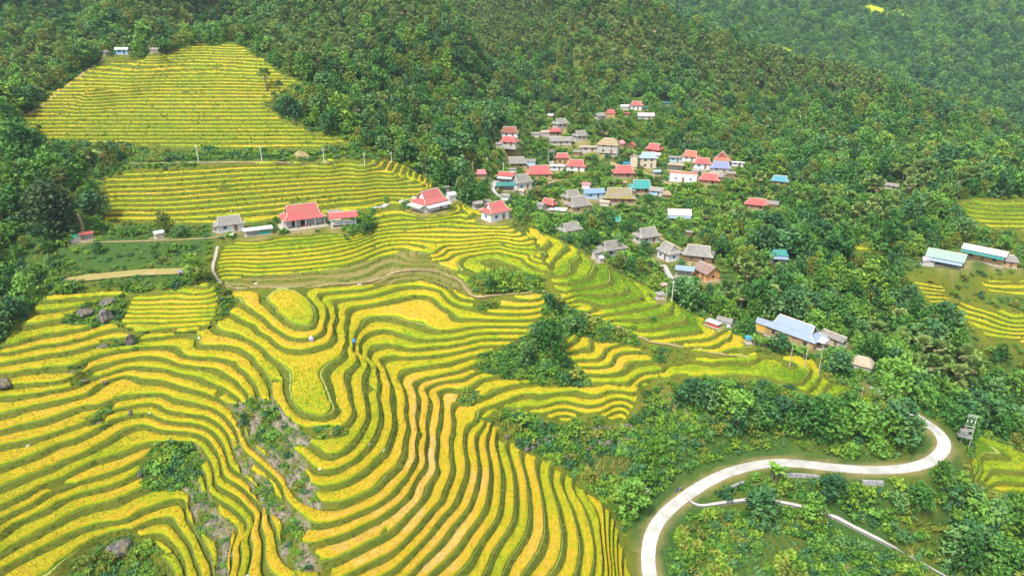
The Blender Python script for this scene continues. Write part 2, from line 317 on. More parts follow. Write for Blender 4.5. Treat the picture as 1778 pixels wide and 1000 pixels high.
TONE = {
 'pale1': [(375,700),(430,740),(560,860),(640,868),(700,780),(702,655),(775,650),(820,700),(865,745),(872,800),(800,1010),(640,1010),(545,960),(548,905),(480,840),(395,745)],
 'green1': [(945,470),(1000,430),(1210,540),(1230,580),(1130,590),(1000,535)],
 'green2': [(1100,640),(1320,610),(1560,700),(1500,720),(1300,660)],
 'green3': [(780,440),(930,430),(960,478),(820,505),(780,475)],
 'green4': [(1660,340),(1900,340),(1900,410),(1660,380)],
 'green5': [(60,250),(200,200),(560,180),(640,255)],
 'green6': [(380,425),(570,402),(600,412),(560,428),(380,436)],
 'green7': [(1676,745),(1800,790),(1800,870),(1680,830)],
}
PATHS = {
 'stony': (.8, [(378,428),(374,445),(370,460),(371,474),(384,492)]),
 'trail': (.75, [(388,497),(434,499),(500,498),(575,494),(631,490),(659,482),(687,471),(730,468),(766,473),(797,487),(812,505),(826,515),(880,511),(950,505)]),
 'ridge': (.9, [(962,520),(1000,542),(1040,549),(1060,560),(1090,574),(1130,592),(1160,597),(1200,600),(1240,612),(1300,618)]),
 'lower': (0.6, [(1192,866),(1215,878),(1260,873),(1320,868),(1390,880),(1440,895),(1500,925),(1560,955),(1650,1005),(1700,1030)]),
 'ramp': (2.4, [(1151,460),(1158,472),(1166,484)]),
 'house': (1.2, [(645,362),(680,352),(705,346),(735,338)]),
 'village': (1.8, [(872,314),(860,320),(855,327),(860,336),(870,343)]),
 'yard': (.8, [(128,421),(200,420),(275,418),(340,415),(380,412)]),
 'poleway': (1.2, [(225,284),(345,283),(455,282),(563,283),(640,284),(690,287)]),
 'hillpath': (1.2, [(15,218),(70,185),(110,152),(150,125),(180,104)]),
 'lane_a': (1.2, [(905,333),(940,322),(985,312),(1040,315),(1090,318)]), 'lane_b': (1.2, [(1180,322),(1150,315),(1120,300),(1060,285)]), 'lane_c': (1.2, [(1166,484),(1195,470),(1190,440),(1150,415),(1110,395)]),
 'stream': (2.6, [(1722,738),(1748,746),(1778,758),(1830,772)]),
 'woodpath': (0.8, [(134,372),(142,388),(144,404)]),
}
ROAD_PX = [(1140,1060,5.2),(1129,1010,5.8),(1125,960,6.4),(1134,920,7.0),(1160,886,7.7),(1200,855,8.6),(1240,831,9.5),(1285,814,10.2),(1340,804,10.9),(1390,805,11.3),(1440,811,11.6),(1500,816,12.0),(1560,815,12.4),(1605,806,12.8),(1634,788,13.2),(1641,768,13.7),(1630,750,14.2),(1608,734,14.8),(1588,722,15.3),(1568,710,15.9),(1548,696,16.6),(1530,682,17.3),(1516,670,18.0)]

def curve(pts, n):
    p = np.array(pts, float); p = np.vstack([2 * p[0] - p[1], p, 2 * p[-1] - p[-2]]); out = []
    for i in range(1, len(p) - 2):
        for k in range(n):
            t = k / n
            out.append(.5 * (2 * p[i] + (p[i+1] - p[i-1]) * t + (2*p[i-1] - 5*p[i] + 4*p[i+1] - p[i+2]) * t*t + (-p[i-1] + 3*p[i] - 3*p[i+1] + p[i+2]) * t**3))
    out.append(p[-2]); return np.array(out)

def resample(p, d):
    s = np.concatenate([[0], np.cumsum(np.hypot(*np.diff(p[:, :2], axis=0).T))])
    n = max(2, int(s[-1] / d) + 1); q = np.linspace(0, s[-1], n)
    return np.stack([np.interp(q, s, p[:, k]) for k in range(p.shape[1])], 1)

def smooth1(a, k):
    for _ in range(k):
        b = a.copy(); b[1:-1] = (a[:-2] + 2 * a[1:-1] + a[2:]) / 4; a = b
    return a

def sighted(dic):
    """world outlines of a dictionary of sighted outlines"""
    keys = list(dic); allp, n = [], []
    for k in keys:
        p = np.array(dic[k] + [dic[k][0]], float); q = []
        for a, b in zip(p[:-1], p[1:]):
            m = max(1, int(np.hypot(*(b - a)) / 60))
            q += [a + (b - a) * j / m for j in range(m)]
        allp += q; n.append(len(q))
    a = np.array(allp); x, y, z = ground_at(a[:, 0], a[:, 1]); w = np.stack([x, y], 1); out = {}; s = 0
    for k, m in zip(keys, n):
        out[k] = w[s:s + m]; s += m
    return out

def sdf(poly, x, y, far=12.0):
    """signed distance to an outline, positive inside"""
    shp = x.shape; x = x.ravel(); y = y.ravel()
    res = np.full(x.shape, -far)
    m = (x > poly[:, 0].min() - far) & (x < poly[:, 0].max() + far) & (y > poly[:, 1].min() - far) & (y < poly[:, 1].max() + far)
    if m.any():
        px, py = x[m], y[m]; d2 = np.full(px.shape, 1e9); ins = np.zeros(px.shape, bool)
        for (ax, ay), (bx, by) in zip(poly, np.roll(poly, -1, 0)):
            ex, ey = bx - ax, by - ay
            t = np.clip(((px - ax) * ex + (py - ay) * ey) / (ex * ex + ey * ey + 1e-12), 0, 1)
            d2 = np.minimum(d2, (px - ax - t * ex) ** 2 + (py - ay - t * ey) ** 2)
            c = (ay > py) != (by > py)
            ins ^= c & (px < (bx - ax) * (py - ay) / ((by - ay) if by != ay else 1e-12) + ax)
        res[m] = np.where(ins, 1, -1) * np.sqrt(d2)
    return np.clip(res, -far, 60).reshape(shp)

def _hash(ix, iy, s):
    h = (ix * 374761393 + iy * 668265263 + s * 1442695041) & 0xFFFFFFFF
    h = ((h ^ (h >> 13)) * 1274126177) & 0xFFFFFFFF
    return ((h ^ (h >> 16)) & 0xFFFF) / 65535.0
def noise(x, y, scale, s=0):
    x = np.asarray(x, float) / scale + 1000; y = np.asarray(y, float) / scale + 1000
    ix = np.floor(x).astype(np.int64); iy = np.floor(y).astype(np.int64); tx = x - ix; ty = y - iy
    tx = tx * tx * (3 - 2 * tx); ty = ty * ty * (3 - 2 * ty); s = np.asarray(s, dtype=np.int64)
    return (_hash(ix, iy, s) * (1 - tx) + _hash(ix + 1, iy, s) * tx) * (1 - ty) + (_hash(ix, iy + 1, s) * (1 - tx) + _hash(ix + 1, iy + 1, s) * tx) * ty

# the road bed, the yards and the pond are cut level into the slope before anything is set on it
_rp = curve(ROAD_PX, 6); _x, _y = sight(_rp[:, 0], _rp[:, 1], _rp[:, 2])
ROAD = resample(np.stack([_x, _y, _rp[:, 2]], 1), 1.25)
for _k in range(3): ROAD[:, _k] = smooth1(ROAD[:, _k], 4)
_gx, _gy = np.meshgrid(G_NEAR.x0 + np.arange(G_NEAR.nx) * G_NEAR.d, G_NEAR.y0 + np.arange(G_NEAR.ny) * G_NEAR.d)
def level_along(line, z, r0, r1):
    m = (_gx > line[:, 0].min() - 12) & (_gx < line[:, 0].max() + 12) & (_gy > line[:, 1].min() - 12) & (_gy < line[:, 1].max() + 12)
    px = _gx[m]; py = _gy[m]; d2 = (px[:, None] - line[None, :, 0]) ** 2 + (py[:, None] - line[None, :, 1]) ** 2
    i = d2.argmin(1); d = np.sqrt(d2[np.arange(len(i)), i]); w = np.clip((r1 - d) / (r1 - r0), 0, 1); w = w * w * (3 - 2 * w)
    G_NEAR.h[m] = G_NEAR.h[m] * (1 - w) + z[i] * w
_lp = curve(PATHS['lower'][1], 6); _x, _y, _z = ground_at(_lp[:, 0], _lp[:, 1]); _lp = resample(np.stack([_x, _y, _z], 1), 1.2)
for _k in range(3): _lp[:, _k] = smooth1(_lp[:, _k], 12)
level_along(_lp, _lp[:, 2], 1.2, 5.0)
level_along(ROAD, ROAD[:, 2], 2.8, 10.0)
POND = sighted({'p': [(104,490),(160,473),(250,464),(345,459),(354,470),(322,479),(240,484),(150,494)]})['p']
_d = sdf(POND, _gx, _gy, 6); POND_Z = 38.4
_w = np.clip((_d + 3) / 3, 0, 1); G_NEAR.h[:] = np.where(_d > -3, G_NEAR.h * (1 - _w) + (POND_Z - .55 * np.clip(_d + .5, -.5, 1)) * _w, G_NEAR.h)

# yards: every building gets a level pad
def pads(specs):
    uv = np.array([(s[0], s[1]) for s in specs], float); x, y, z = ground_at(uv[:, 0], uv[:, 1]); out = []
    for i, s in enumerate(specs):       # huts on the hilltop are seen at a grazing angle: their height is known
        if s[0] < 300 and s[1] < 100: z[i] = (82.2 if s[0] < 240 else 82.8) + (93 - s[1]) * .19; (x[i],), (y[i],) = sight(s[0], s[1], z[i])
    for s, a, b, c in zip(specs, x, y, z):
        zc = to_px(a, b, c)[2]; L = s[2] * zc / F_PX
        out.append((a, b, c, L))
    for a, b, c, L in out:
        d = np.hypot(_gx - a, _gy - b); r = L * .5 + .5
        w = np.clip((r + 3.5 - d) / 3.5, 0, 1); w = w * w * (3 - 2 * w); G_NEAR.h[:] = G_NEAR.h * (1 - w) + c * w
    return out

# ---------------------------------------------------------------- the buildings: u, v, apparent width, roof, turn, depth ratio, roof colour, wall, wall height, extras, name, label
HOUSES = [
 (527,391,80,'dutch',10,.62,'red','pale',2.6,'plinth,open,big','stilt_house','large red roofed house with open veranda on a stone wall in the rice terraces'),
 (597,392,50,'gable',4,.5,'red','open',2.2,'stilts','pavilion','open red roofed pavilion on pale blue posts beside the large terrace house'),
 (400,400,52,'dutch',5,.55,'thatch_grey','white',2.2,'win','house','grey thatched house with blue windows left of the large terrace house'),
 (449,407,50,'shed',4,.35,'white','open',1.5,'net','animal_shed','low open shed with white sheet roof and green netting by the rice'),
 (582,381,26,'shed',0,.6,'grey','grey',2.2,'','shed','grey sheet roof shed between the red terrace house and the pavilion'),
 (376,402,16,'gable',20,.7,'thatch_grey','open',1.5,'','lean_to','small thatched lean-to at the left end of the grey thatched house'),
 (277,413,19,'gable',2,.7,'white','grey',1.5,'','hut','tiny grey hut with pale roof standing alone above the fish pond'),
 (152,416,24,'shed',-6,.6,'red','open',1.6,'','shelter','small open shelter with red roof at the edge of the dark wood'),
 (131,420,22,'shed',24,.7,'green','white',1.4,'','shelter','white sided shelter with green sloping roof beside the red one'),
 (747,362,68,'dutch',38,.75,'red','white',2.6,'awn','house','red hip roofed house with white lower awnings at the end of the terrace path'),
 (783,348,22,'gable',35,.8,'white','white',2.0,'','shed','small white roofed shed behind the red house at the terrace edge'),
 (776,334,12,'shed',20,.7,'grey','grey',1.8,'','hut','grey plank hut on the slope behind the red house at the terrace edge'),
 (860,380,57,'dutch',38,.7,'red','white',2.8,'win','house','red roofed white walled house on the crest of the golden terraces'),
 (829,362,22,'gable',25,.7,'grey','open',1.8,'','shed','grey open shed to the left of the white walled crest house'),
 (845,358,17,'gable',25,.7,'grey','white',1.8,'','shed','grey gabled shed touching the white walled crest house'),
 (836,308,20,'dutch',5,.7,'pink','brown',1.6,'','hut','little pink roofed hut alone on the slope at the village edge'),
 (880,313,34,'gable',-20,.6,'red','blue',2.2,'awn','house','red roofed house with pale blue wall above the curving village path'),
 (890,300,16,'shed',0,.5,'grey','grey',1.5,'','shed','narrow grey shed behind the house above the village path'),
 (936,309,48,'dutch',6,.6,'red','ochre',2.4,'','house','wide red hip roofed house with ochre walls in the middle of the village'),
 (905,327,44,'dutch',32,.75,'grey','white',3.0,'win','house','white walled house with grey hip roof beside the curving village path'),
 (878,330,34,'shed',3,.6,'teal','open',2.0,'','shed','teal sheet roofed shed in front of the white walled grey house'),
 (906,338,17,'gable',-30,.8,'beige','grey',1.6,'','shed','small beige roofed shed below the white walled grey house'),
 (878,347,20,'gable',-20,.7,'grey','white',1.6,'','shed','grey roofed shed half hidden by trees below the teal shed'),
 (953,362,32,'dutch',-30,.7,'red','brown',2.2,'','house','red roofed house wedged between a grey shed and a white sheet roof'),
 (940,364,20,'gable',-40,.8,'grey','grey',2.0,'','shed','grey gabled shed on the left side of a wedged red house'),
 (968,371,34,'shed',-16,.5,'white','grey',1.6,'','shed','long white corrugated roof in front of the wedged red house'),
 (1003,366,50,'dutch',32,.75,'thatch_grey','bamboo',2.8,'big','house','large grey thatched house with bamboo walls at the lower village'),
 (992,350,40,'dutch',32,.7,'thatch_grey','bamboo',2.4,'','house','grey thatched house directly behind the large bamboo walled one'),
 (1018,326,17,'gable',0,.7,'pink','white',1.5,'','shed','small pink roof among banana leaves in the village centre'),
 (1030,343,42,'gable',18,.5,'blue','blue',2.4,'','house','long pale blue roofed house above the mossy thatched one'),
 (1074,350,60,'dutch',3,.55,'thatch_moss','brown',2.2,'','house','wide house with mossy brown thatched roof near the teal roof'),
 (989,406,47,'dutch',35,.6,'grey','grey',1.8,'','house','paired grey roofs low among trees just above the pale green terraces'),
 (1112,333,46,'dutch',8,.65,'teal','brown',2.2,'','house','teal hip roofed house with brown walls in the village'),
 (1140,338,29,'gable',-15,.6,'grey','blue',2.0,'','house','grey roofed house with bright blue wall right of the teal roof'),
 (1157,344,19,'hip',0,.8,'thatch','brown',1.6,'','hut','small straw thatched hut at the right of the blue walled house'),
 (1082,306,42,'dutch',5,.65,'red','brown',2.0,'','house','red hip roofed house in front of the two storey village house'),
 (1124,290,34,'dutch',0,.6,'paleblue','cream',4.6,'win','house','two storey cream house with pale blue roof and dark windows'),
 (1100,290,15,'gable',88,1.2,'beige','cream',4.6,'','house','narrow two storey annex with beige gable beside the cream house'),
 (1087,289,13,'shed',0,.6,'tarp','open',1.4,'','canopy','bright blue tarpaulin canopy left of the two storey cream house'),
 (1136,266,34,'dutch',-30,.7,'red','red',2.2,'','house','red roofed house with pale gable above the two storey cream house'),
 (1134,275,28,'shed',0,.6,'white','white',1.8,'','shed','white sheet roof between the cream house and the red one above'),
 (1199,279,34,'dutch',-20,.7,'rust','white',2.2,'','house','rusty brown roofed house with white wall at the upper right of the village'),
 (1172,281,24,'shed',0,.5,'grey','blue',2.0,'','shed','pale grey roofed shed left of the rusty brown roofed house'),
 (1173,296,30,'shed',0,.5,'beige','open',1.8,'stilts','shed','long beige roofed shed on posts above the long white building'),
 (1219,292,32,'dutch',4,.6,'red','white',2.4,'','house','red hip roofed house left of the violet blue roof'),
 (1253,285,30,'dutch',88,1.2,'rust','red',2.2,'','house','russet gabled house directly behind the violet blue roof'),
 (1250,298,38,'dutch',10,.6,'violet','grey',2.0,'','house','violet blue hip roofed house on the right side of the village'),
 (1280,289,24,'shed',-8,.4,'white','white',1.6,'','shed','long narrow white roof right of the violet blue house'),
 (1186,315,50,'gable',-2,.35,'rust','white',3.2,'parapet,win','school','long white building with windows and a red tiled roof'),
 (1231,318,38,'dutch',0,.6,'red','brown',1.8,'','house','red hip roofed house right of the long white building'),
 (1248,313,14,'gable',0,.8,'grey','brown',1.6,'','shed','small grey roof joined to the right of a red roofed house'),
 (1140,304,16,'gable',0,.7,'paleblue','open',1.6,'','hut','small pale roofed hut left of the long white building'),
 (1105,191,25,'dutch',0,.6,'red','white',2.6,'','house','highest red roofed house on the hillside above the village'),
 (1060,204,18,'dutch',10,.7,'red','ochre',2.2,'','house','small red roofed house left below the highest red one'),
 (1041,207,24,'gable',40,.7,'grey','grey',1.8,'','house','grey roofs stepping down left of the small red hillside house'),
 (1084,191,18,'gable',20,.6,'white','grey',1.8,'','shed','pale roofed shed touching the left of the highest red house'),
 (1089,202,11,'shed',0,.6,'red','brown',1.4,'','shed','tiny red shed roof below the highest red house'),
 (1121,207,31,'gable',-5,.5,'lilac','grey',1.8,'','house','long lilac grey roof right below the highest red house'),
 (1122,191,9,'shed',0,.7,'teal','open',1.4,'','shed','tiny teal roof at the right of the highest red house'),
 (1157,183,18,'shed',-4,.4,'teal','open',1.4,'','shed','thin teal roof alone in the forest right of the highest houses'),
 (957,206,15,'gable',-35,.7,'white','brown',1.8,'','house','small pale gabled house at the top left of the village'),
 (973,221,32,'dutch',35,.65,'grey','grey',2.0,'','house','grey hip roofed house alone above the upper village'),
 (964,235,24,'dutch',5,.6,'red','brown',2.0,'','house','red roofed house between pale roofs in the upper village'),
 (946,236,20,'gable',20,.6,'beige','grey',1.8,'','shed','pale roofed shed left of the red house in the upper village'),
 (1007,242,30,'dutch',30,.7,'grey','grey',2.0,'','house','grey peaked house at the right of the upper village'),
 (973,251,42,'gable',-4,.45,'thatch_grey','grey',2.0,'','house','long grey thatched roof below the red house of the upper village'),
 (885,238,33,'dutch',5,.6,'maroon','white',2.4,'','house','dark maroon roofed house with white wall on the village left edge'),
 (884,253,35,'dutch',-6,.6,'red','grey',2.0,'','house','bright red roofed house right in front of the maroon roofed one'),
 (1056,268,43,'hip',0,.6,'thatch','grey',4.0,'stilts','house','tall house under a rounded straw thatched roof'),
 (1079,256,14,'hip',0,.8,'pink','brown',2.0,'','house','pink roof peeking out behind the rounded straw roof'),
 (1096,260,18,'gable',80,.9,'rust','brown',2.2,'','house','small russet gabled house right of the rounded straw roof'),
 (1022,263,34,'shed',0,.4,'beige','grey',2.0,'','shed','row of pale shed roofs left of the rounded straw roofed house'),
 (976,284,27,'dutch',0,.6,'red','ochre',3.0,'','house','red roofed house with ochre upper wall and a narrow tower at its left'),
 (957,281,13,'gable',85,1.0,'grey','open',4.0,'stilts','granary','narrow raised granary with grey gable left of an ochre red roofed house'),
 (1000,296,38,'dutch',2,.6,'red','white',2.4,'','house','red hip roofed house with long white wall in mid village'),
 (967,296,27,'shed',0,.4,'white','white',2.0,'','shed','long white roofed shed left of the white walled red roofed house'),
 (896,289,40,'dutch',6,.55,'thatch_grey','brown',1.8,'','house','dark thatched house on the left side of the village'),
 (921,288,20,'gable',0,.6,'grey','blue',2.2,'','house','small house with blue white wall right of the dark thatched one'),
 (1353,321,33,'dutch',4,.6,'tealblue','brown',2.0,'','house','teal blue roofed house alone in the trees right of the village'),
 (1313,361,42,'dutch',-2,.5,'red','brown',1.8,'','house','isolated crimson roofed house among trees right of the village'),
 (1340,360,22,'gable',0,.7,'grey','brown',1.6,'','shed','grey roof joined to the right of the isolated crimson roofed house'),
 (1178,381,44,'gable',-2,.6,'white','blue',2.4,'awnblue','house','white roofed house with a blue lower roof among the trees'),
 (1122,419,52,'dutch',35,.65,'grey','grey',2.4,'','house','grey gabled house with a pale loft wall below the green signboard'),
 (1062,442,56,'dutch',35,.55,'grey','grey',2.4,'','house','grey double roofed house closest to the pale green terraces'),
 (1160,449,46,'dutch',-52,.8,'grey','white',2.8,'win','house','grey roofed house with a white wall and dark window facing front'),
 (1211,452,56,'dutch',-4,.6,'grey','brown',2.4,'','house','wide grey slate-like hip roof beside the front facing grey house'),
 (1226,482,52,'gable',-50,.8,'brownroof','orange',2.6,'','house','brown gabled house with orange gable wall above the concrete ramp'),
 (1188,479,34,'shed',2,.6,'paleblue','open',2.2,'','shed','pale blue sheet roof attached left of the orange gabled house'),
 (1350,459,34,'dutch',4,.6,'teal','grey',3.6,'awnblue','house','two storey teal roofed house alone in the woods'),
 (1378,590,104,'dutch',-26,.46,'bluegrey','ochre',2.7,'big,win','farmhouse','long blue grey roofed farmhouse above the roadside paddy'),
 (1327,574,36,'gable',-24,.7,'bluegrey','yellow',2.2,'','farm_annex','blue grey roofed annex with yellow wall at the upper left of the farmhouse'),
 (1415,602,42,'shed',-20,.6,'white','open',2.2,'','porch','bright white porch roof at the right front of the farmhouse'),
 (1447,596,50,'gable',-28,.5,'grey','grey',2.0,'','barn','long grey roofed barn at the right end of the farmhouse'),
 (1300,595,14,'shed',20,.8,'tarp','grey',1.2,'','shed','small shed with bright blue roof beside the pale green terraces'),
 (1495,640,38,'hip',-10,.75,'beige','grey',1.6,'','hut','low beige roofed hut alone below the farmhouse'),
 (1258,566,32,'gable',-20,.6,'grey','white',1.8,'','house','small grey gabled house at the far edge of the pale terraces'),
 (1238,566,26,'shed',-30,.25,'white','red',1.0,'','shed','long low white and red shed at the terrace edge'),
 (1150,502,16,'gable',35,.7,'beige','ochre',1.4,'','hut','small beige roofed hut left of the concrete ramp'),
 (1146,518,18,'shed',30,.5,'grey','grey',1.2,'','hut','low grey lean-to by the upper edge of the pale green terraces'),
 (1640,458,62,'gable',-6,.55,'tealgrey','open',2.4,'awnblue','house','low farmhouse with blue and greenish sheet roofs on the right hillside'),
 (1610,460,24,'gable',15,.8,'lilac','grey',1.8,'','shed','lilac roofed shed at the left of the blue roofed hillside farm'),
 (1706,452,70,'gable',-10,.32,'white','ochre',3.2,'win,awnteal','house','long ochre house with white roof and teal eave on the right hillside'),
 (1746,462,38,'hip',12,.6,'thatch_grey','ochre',2.2,'','house','grey thatched house at the right end of the long ochre house'),
 (1548,328,26,'gable',-15,.6,'grey','grey',1.6,'','shed','grey roofed shed alone at the foot of the forested ridge'),
 (213,95,24,'gable',-8,.55,'white','bluewhite',2.2,'','house','white and blue hut above the top left terraces'),
 (184,96,12,'gable',10,.8,'grey','grey',1.4,'','hut','tiny grey hut left of the white and blue one'),
 (268,92,14,'gable',0,.7,'grey','grey',1.4,'','hut','tiny grey hut on the hilltop right of the white and blue one'),
 (232,69,13,'gable',10,.7,'white','open',1.4,'','hut','pale roof highest above the top left terraces'),
 (1321,72,9,'gable',0,.7,'white','grey',2.5,'','hut','tiny white hut on the far mountainside'),
 (1670,75,7,'gable',90,.9,'white','grey',2.5,'','hut','tiny pointed hut on the distant right mountainside'),
 (866,256,15,'gable',10,.7,'grey','grey',1.6,'','shed','grey lean-to left of the bright red house below the maroon one'),
 (1208,303,16,'gable',-10,.6,'grey','brown',1.6,'','shed','low grey shed between the red hip house and the long white building'),
 (1050,357,20,'gable',-6,.5,'beige','grey',1.6,'','shed','pale low shed at the left foot of the mossy thatched house'),
 (1036,447,22,'gable',40,.7,'grey','grey',1.8,'','shed','weathered grey shed at the left end of the double roofed house'),
 (1042,455,12,'gable',40,.7,'white','grey',1.4,'','hut','tiny pale hut just under the weathered grey shed'),
 (1096,338,14,'shed',8,.6,'grey','brown',1.6,'','shed','grey shed at the left corner of the teal roofed house'),
 (930,238,16,'gable',-8,.6,'grey','grey',1.6,'','shed','lone grey shed between the maroon house and the upper village'),
 (1268,308,18,'gable',12,.6,'grey','brown',1.8,'','shed','grey shed below the right end of the violet blue house'),
 (1002,270,16,'gable',-12,.6,'thatch_grey','brown',1.8,'','shed','grey thatched shed left of the row of pale shed roofs'),
 (1196,410,13,'shed',5,.7,'grey','brown',1.5,'','hut','tiny dark hut in the trees right of the signboard'),
]
PADS = pads(HOUSES)

# ---------------------------------------------------------------- outlines in the world
SG = sighted({**OUT, **{'h_' + k: v for k, v in HOLES.items()}, **{'b_' + k: v for k, v in BARE.items()}, **{'t_' + k: v for k, v in TONE.items()}, **FAR_RICE, **SCAR})
def union(keys, x, y):
    r = sdf(SG[keys[0]], x, y)
    for k in keys[1:]: r = np.maximum(r, sdf(SG[k], x, y))
    return r
NEAR_KEYS = list(OUT); HOLE_KEYS = ['h_' + k for k in HOLES]; BARE_KEYS = ['b_' + k for k in BARE]
def road_dist(x, y):
    shp = x.shape; x = x.ravel(); y = y.ravel(); r = np.full(x.shape, 20.0)
    m = (x > ROAD[:, 0].min() - 15) & (x < ROAD[:, 0].max() + 15) & (y > ROAD[:, 1].min() - 15) & (y < ROAD[:, 1].max() + 15)
    if m.any(): r[m] = np.sqrt(((x[m][:, None] - ROAD[None, :, 0]) ** 2 + (y[m][:, None] - ROAD[None, :, 1]) ** 2).min(1))
    return r.reshape(shp)
def pad_dist(x, y):
    r = np.full(x.shape, 50.0)
    for a, b, c, L in PADS: r = np.minimum(r, np.hypot(x - a, y - b) - L * .55)
    return r
def terrace_mask(x, y): return np.minimum(union(NEAR_KEYS, x, y), np.minimum(pad_dist(x, y) + .3, road_dist(x, y) - 2.8))
def holes(x, y): return union(HOLE_KEYS, x, y)

# material masks that travel with the ground: R bare soil, G dry grass, B woodland floor
def cover(x, y, mt):
    dry = np.maximum(np.maximum(sdf(SG['h_dead_upper'], x, y), sdf(SG['h_dead_lower'], x, y)), sdf(SG['h_dead_left'], x, y))
    g = np.clip(dry + .8, 0, 1) * np.clip(noise(x, y, 2.2, 5) * 2.2 - .5, 0, 1)
    z0q, sq = steps(x, y); hq = (hbase(x, y) - z0q) / sq; tq = hq - np.floor(hq); r = np.clip(union(BARE_KEYS, x, y) + .5, 0, 1) * np.where(tq < .74, .62, .05)
    r = np.maximum(r, np.clip(1.0 - pad_dist(x, y) * .6, 0, 1) * .8 * np.clip(noise(x, y, 3, 9) * 2 - .4, 0, 1))
    r = np.maximum(r, np.clip(2.3 - road_dist(x, y), 0, 1))
    r = np.maximum(r, np.clip(np.maximum(sdf(SG['bank_scar'], x, y), sdf(SG['low_scar'], x, y)) + .6, 0, 1) * np.clip(noise(x, y, 1.6, 9) * 2.4 - .6, 0, 1) * .8)
    b = np.clip(-mt / 3 - .3, 0, 1) * np.clip(noise(x, y, 9, 3) * 1.6 + .1, 0, 1)
    return np.stack([r, g, b, np.ones_like(r)], -1)

RIS = .78
def profile(t):       # 0..1 across one terrace: bund, flat bed, grassy bank up to the next
    return np.where(t < .04, .10 * (1 - t / .04) * 1.0, np.where(t < RIS, 0.0, (t - RIS) / (1 - RIS) + .10 * np.clip((t - .9) / .1, 0, 1)))

STEP_A = .6
def steps(x, y):
    inA = sdf(SG['A'], x, y) > 0; inC = sdf(SG['C'], x, y) > 0; return np.where(inC, 35.0, 0.0), np.where(inA, .6, np.where(inC, .65, 1.0))
def ground_z(x, y):
    """height of the built ground"""
    x = np.asarray(x, float); y = np.asarray(y, float)
    h = hbase(x, y); z0, st = steps(x, y); q = (h - z0) / st; L = np.floor(q); zt = z0 + (L + profile(q - L)) * st
    w = np.clip(terrace_mask(x, y) / .8, 0, 1)
    return h * (1 - w) + zt * w

# ---------------------------------------------------------------- cutting a triangle soup along level lines
def cut(F, A, thr, eps=1e-5):
    """split triangles (A: n,3,k) where the field F (n,3) crosses thresholds"""
    thr = np.sort(np.asarray(thr, float)); oF, oA = [], []
    while len(F):
        j = np.searchsorted(thr, F.min(1) + eps, side='right'); c = np.append(thr, np.inf)[j]
        need = c < F.max(1) - eps
        oF.append(F[~need]); oA.append(A[~need])
        F, A, c = F[need], A[need], c[need]
        if not len(F): break
        F = np.where(np.abs(F - c[:, None]) < eps, c[:, None], F)
        up = F > c[:, None]; lone_up = up.sum(1) == 1; lone = np.where(lone_up, up.argmax(1), (~up).argmax(1))
        i = np.arange(len(F)); o = [(lone + k) % 3 for k in range(3)]
        f0, f1, f2 = F[i, o[0]], F[i, o[1]], F[i, o[2]]; a0, a1, a2 = A[i, o[0]], A[i, o[1]], A[i, o[2]]
        t1 = ((c - f0) / np.where(f1 == f0, 1, f1 - f0))[:, None]; t2 = ((c - f0) / np.where(f2 == f0, 1, f2 - f0))[:, None]
        p, q = a0 + (a1 - a0) * t1, a0 + (a2 - a0) * t2
        tf = [np.stack([f0, c, c], 1), np.stack([c, f1, f2], 1), np.stack([c, f2, c], 1)]
        ta = [np.stack([a0, p, q], 1), np.stack([p, a1, a2], 1), np.stack([p, a2, q], 1)]
        dn = np.concatenate([~lone_up, lone_up, lone_up]); tf = np.concatenate(tf); ta = np.concatenate(ta)
        ar = np.abs((ta[:, 1, 0] - ta[:, 0, 0]) * (ta[:, 2, 1] - ta[:, 0, 1]) - (ta[:, 2, 0] - ta[:, 0, 0]) * (ta[:, 1, 1] - ta[:, 0, 1])) > 1e-6
        oF.append(tf[~dn & ar] if False else tf[dn & ar]); oA.append(ta[dn & ar]); F, A = tf[~dn & ar], ta[~dn & ar]
    return np.concatenate(oF), np.concatenate(oA)

def weld(T, q=2e-3):
    """triangles (n,3,k) -> vertices, faces; first three columns are the place"""
    V = T.reshape(-1, T.shape[2]); k = np.round(V[:, :3] / q).astype(np.int64)
    k -= k.min(0); key = (k[:, 0] * 2000003 + k[:, 1]) * 400009 + k[:, 2]
    _, idx, inv = np.unique(key, return_index=True, return_inverse=True)
    Fc = inv.reshape(-1, 3); ok = (Fc[:, 0] != Fc[:, 1]) & (Fc[:, 1] != Fc[:, 2]) & (Fc[:, 0] != Fc[:, 2])
    return V[idx], Fc[ok], ok

def mesh_np(name, V, Fc, mats, slot=None, attrs=None, smooth=False):
    me = bpy.data.meshes.new(name); n, m = len(V), len(Fc)
    me.vertices.add(n); me.vertices.foreach_set('co', np.ascontiguousarray(V[:, :3], dtype=np.float32).ravel())
    k = Fc.shape[1]; me.loops.add(m * k); me.loops.foreach_set('vertex_index', Fc.astype(np.int32).ravel())
    me.polygons.add(m); me.polygons.foreach_set('loop_start', np.arange(0, m * k, k, dtype=np.int32)); me.polygons.foreach_set('loop_total', np.full(m, k, np.int32))
    for mt in mats: me.materials.append(mt)
    if slot is not None: me.polygons.foreach_set('material_index', slot.astype(np.int32))
    if smooth: me.polygons.foreach_set('use_smooth', np.ones(m, bool))
    for an, (ty, val) in (attrs or {}).items():
        at = me.attributes.new(an, ty, 'POINT'); at.data.foreach_set('value' if ty == 'FLOAT' else 'color', np.ascontiguousarray(val, dtype=np.float32).ravel())
    me.update(); me.validate(); return me

def link(name, me, parent=None, kind=None, loc=None):
    o = bpy.data.objects.new(name, me); COL.objects.link(o)
    if parent is not None: o.parent = parent
    if kind: o['kind'] = kind
    if loc is not None: o.location = loc
    return o
def tag(o, label, cat, group=None):
    o['label'] = label; o['category'] = cat
    if group: o['group'] = group
    return o

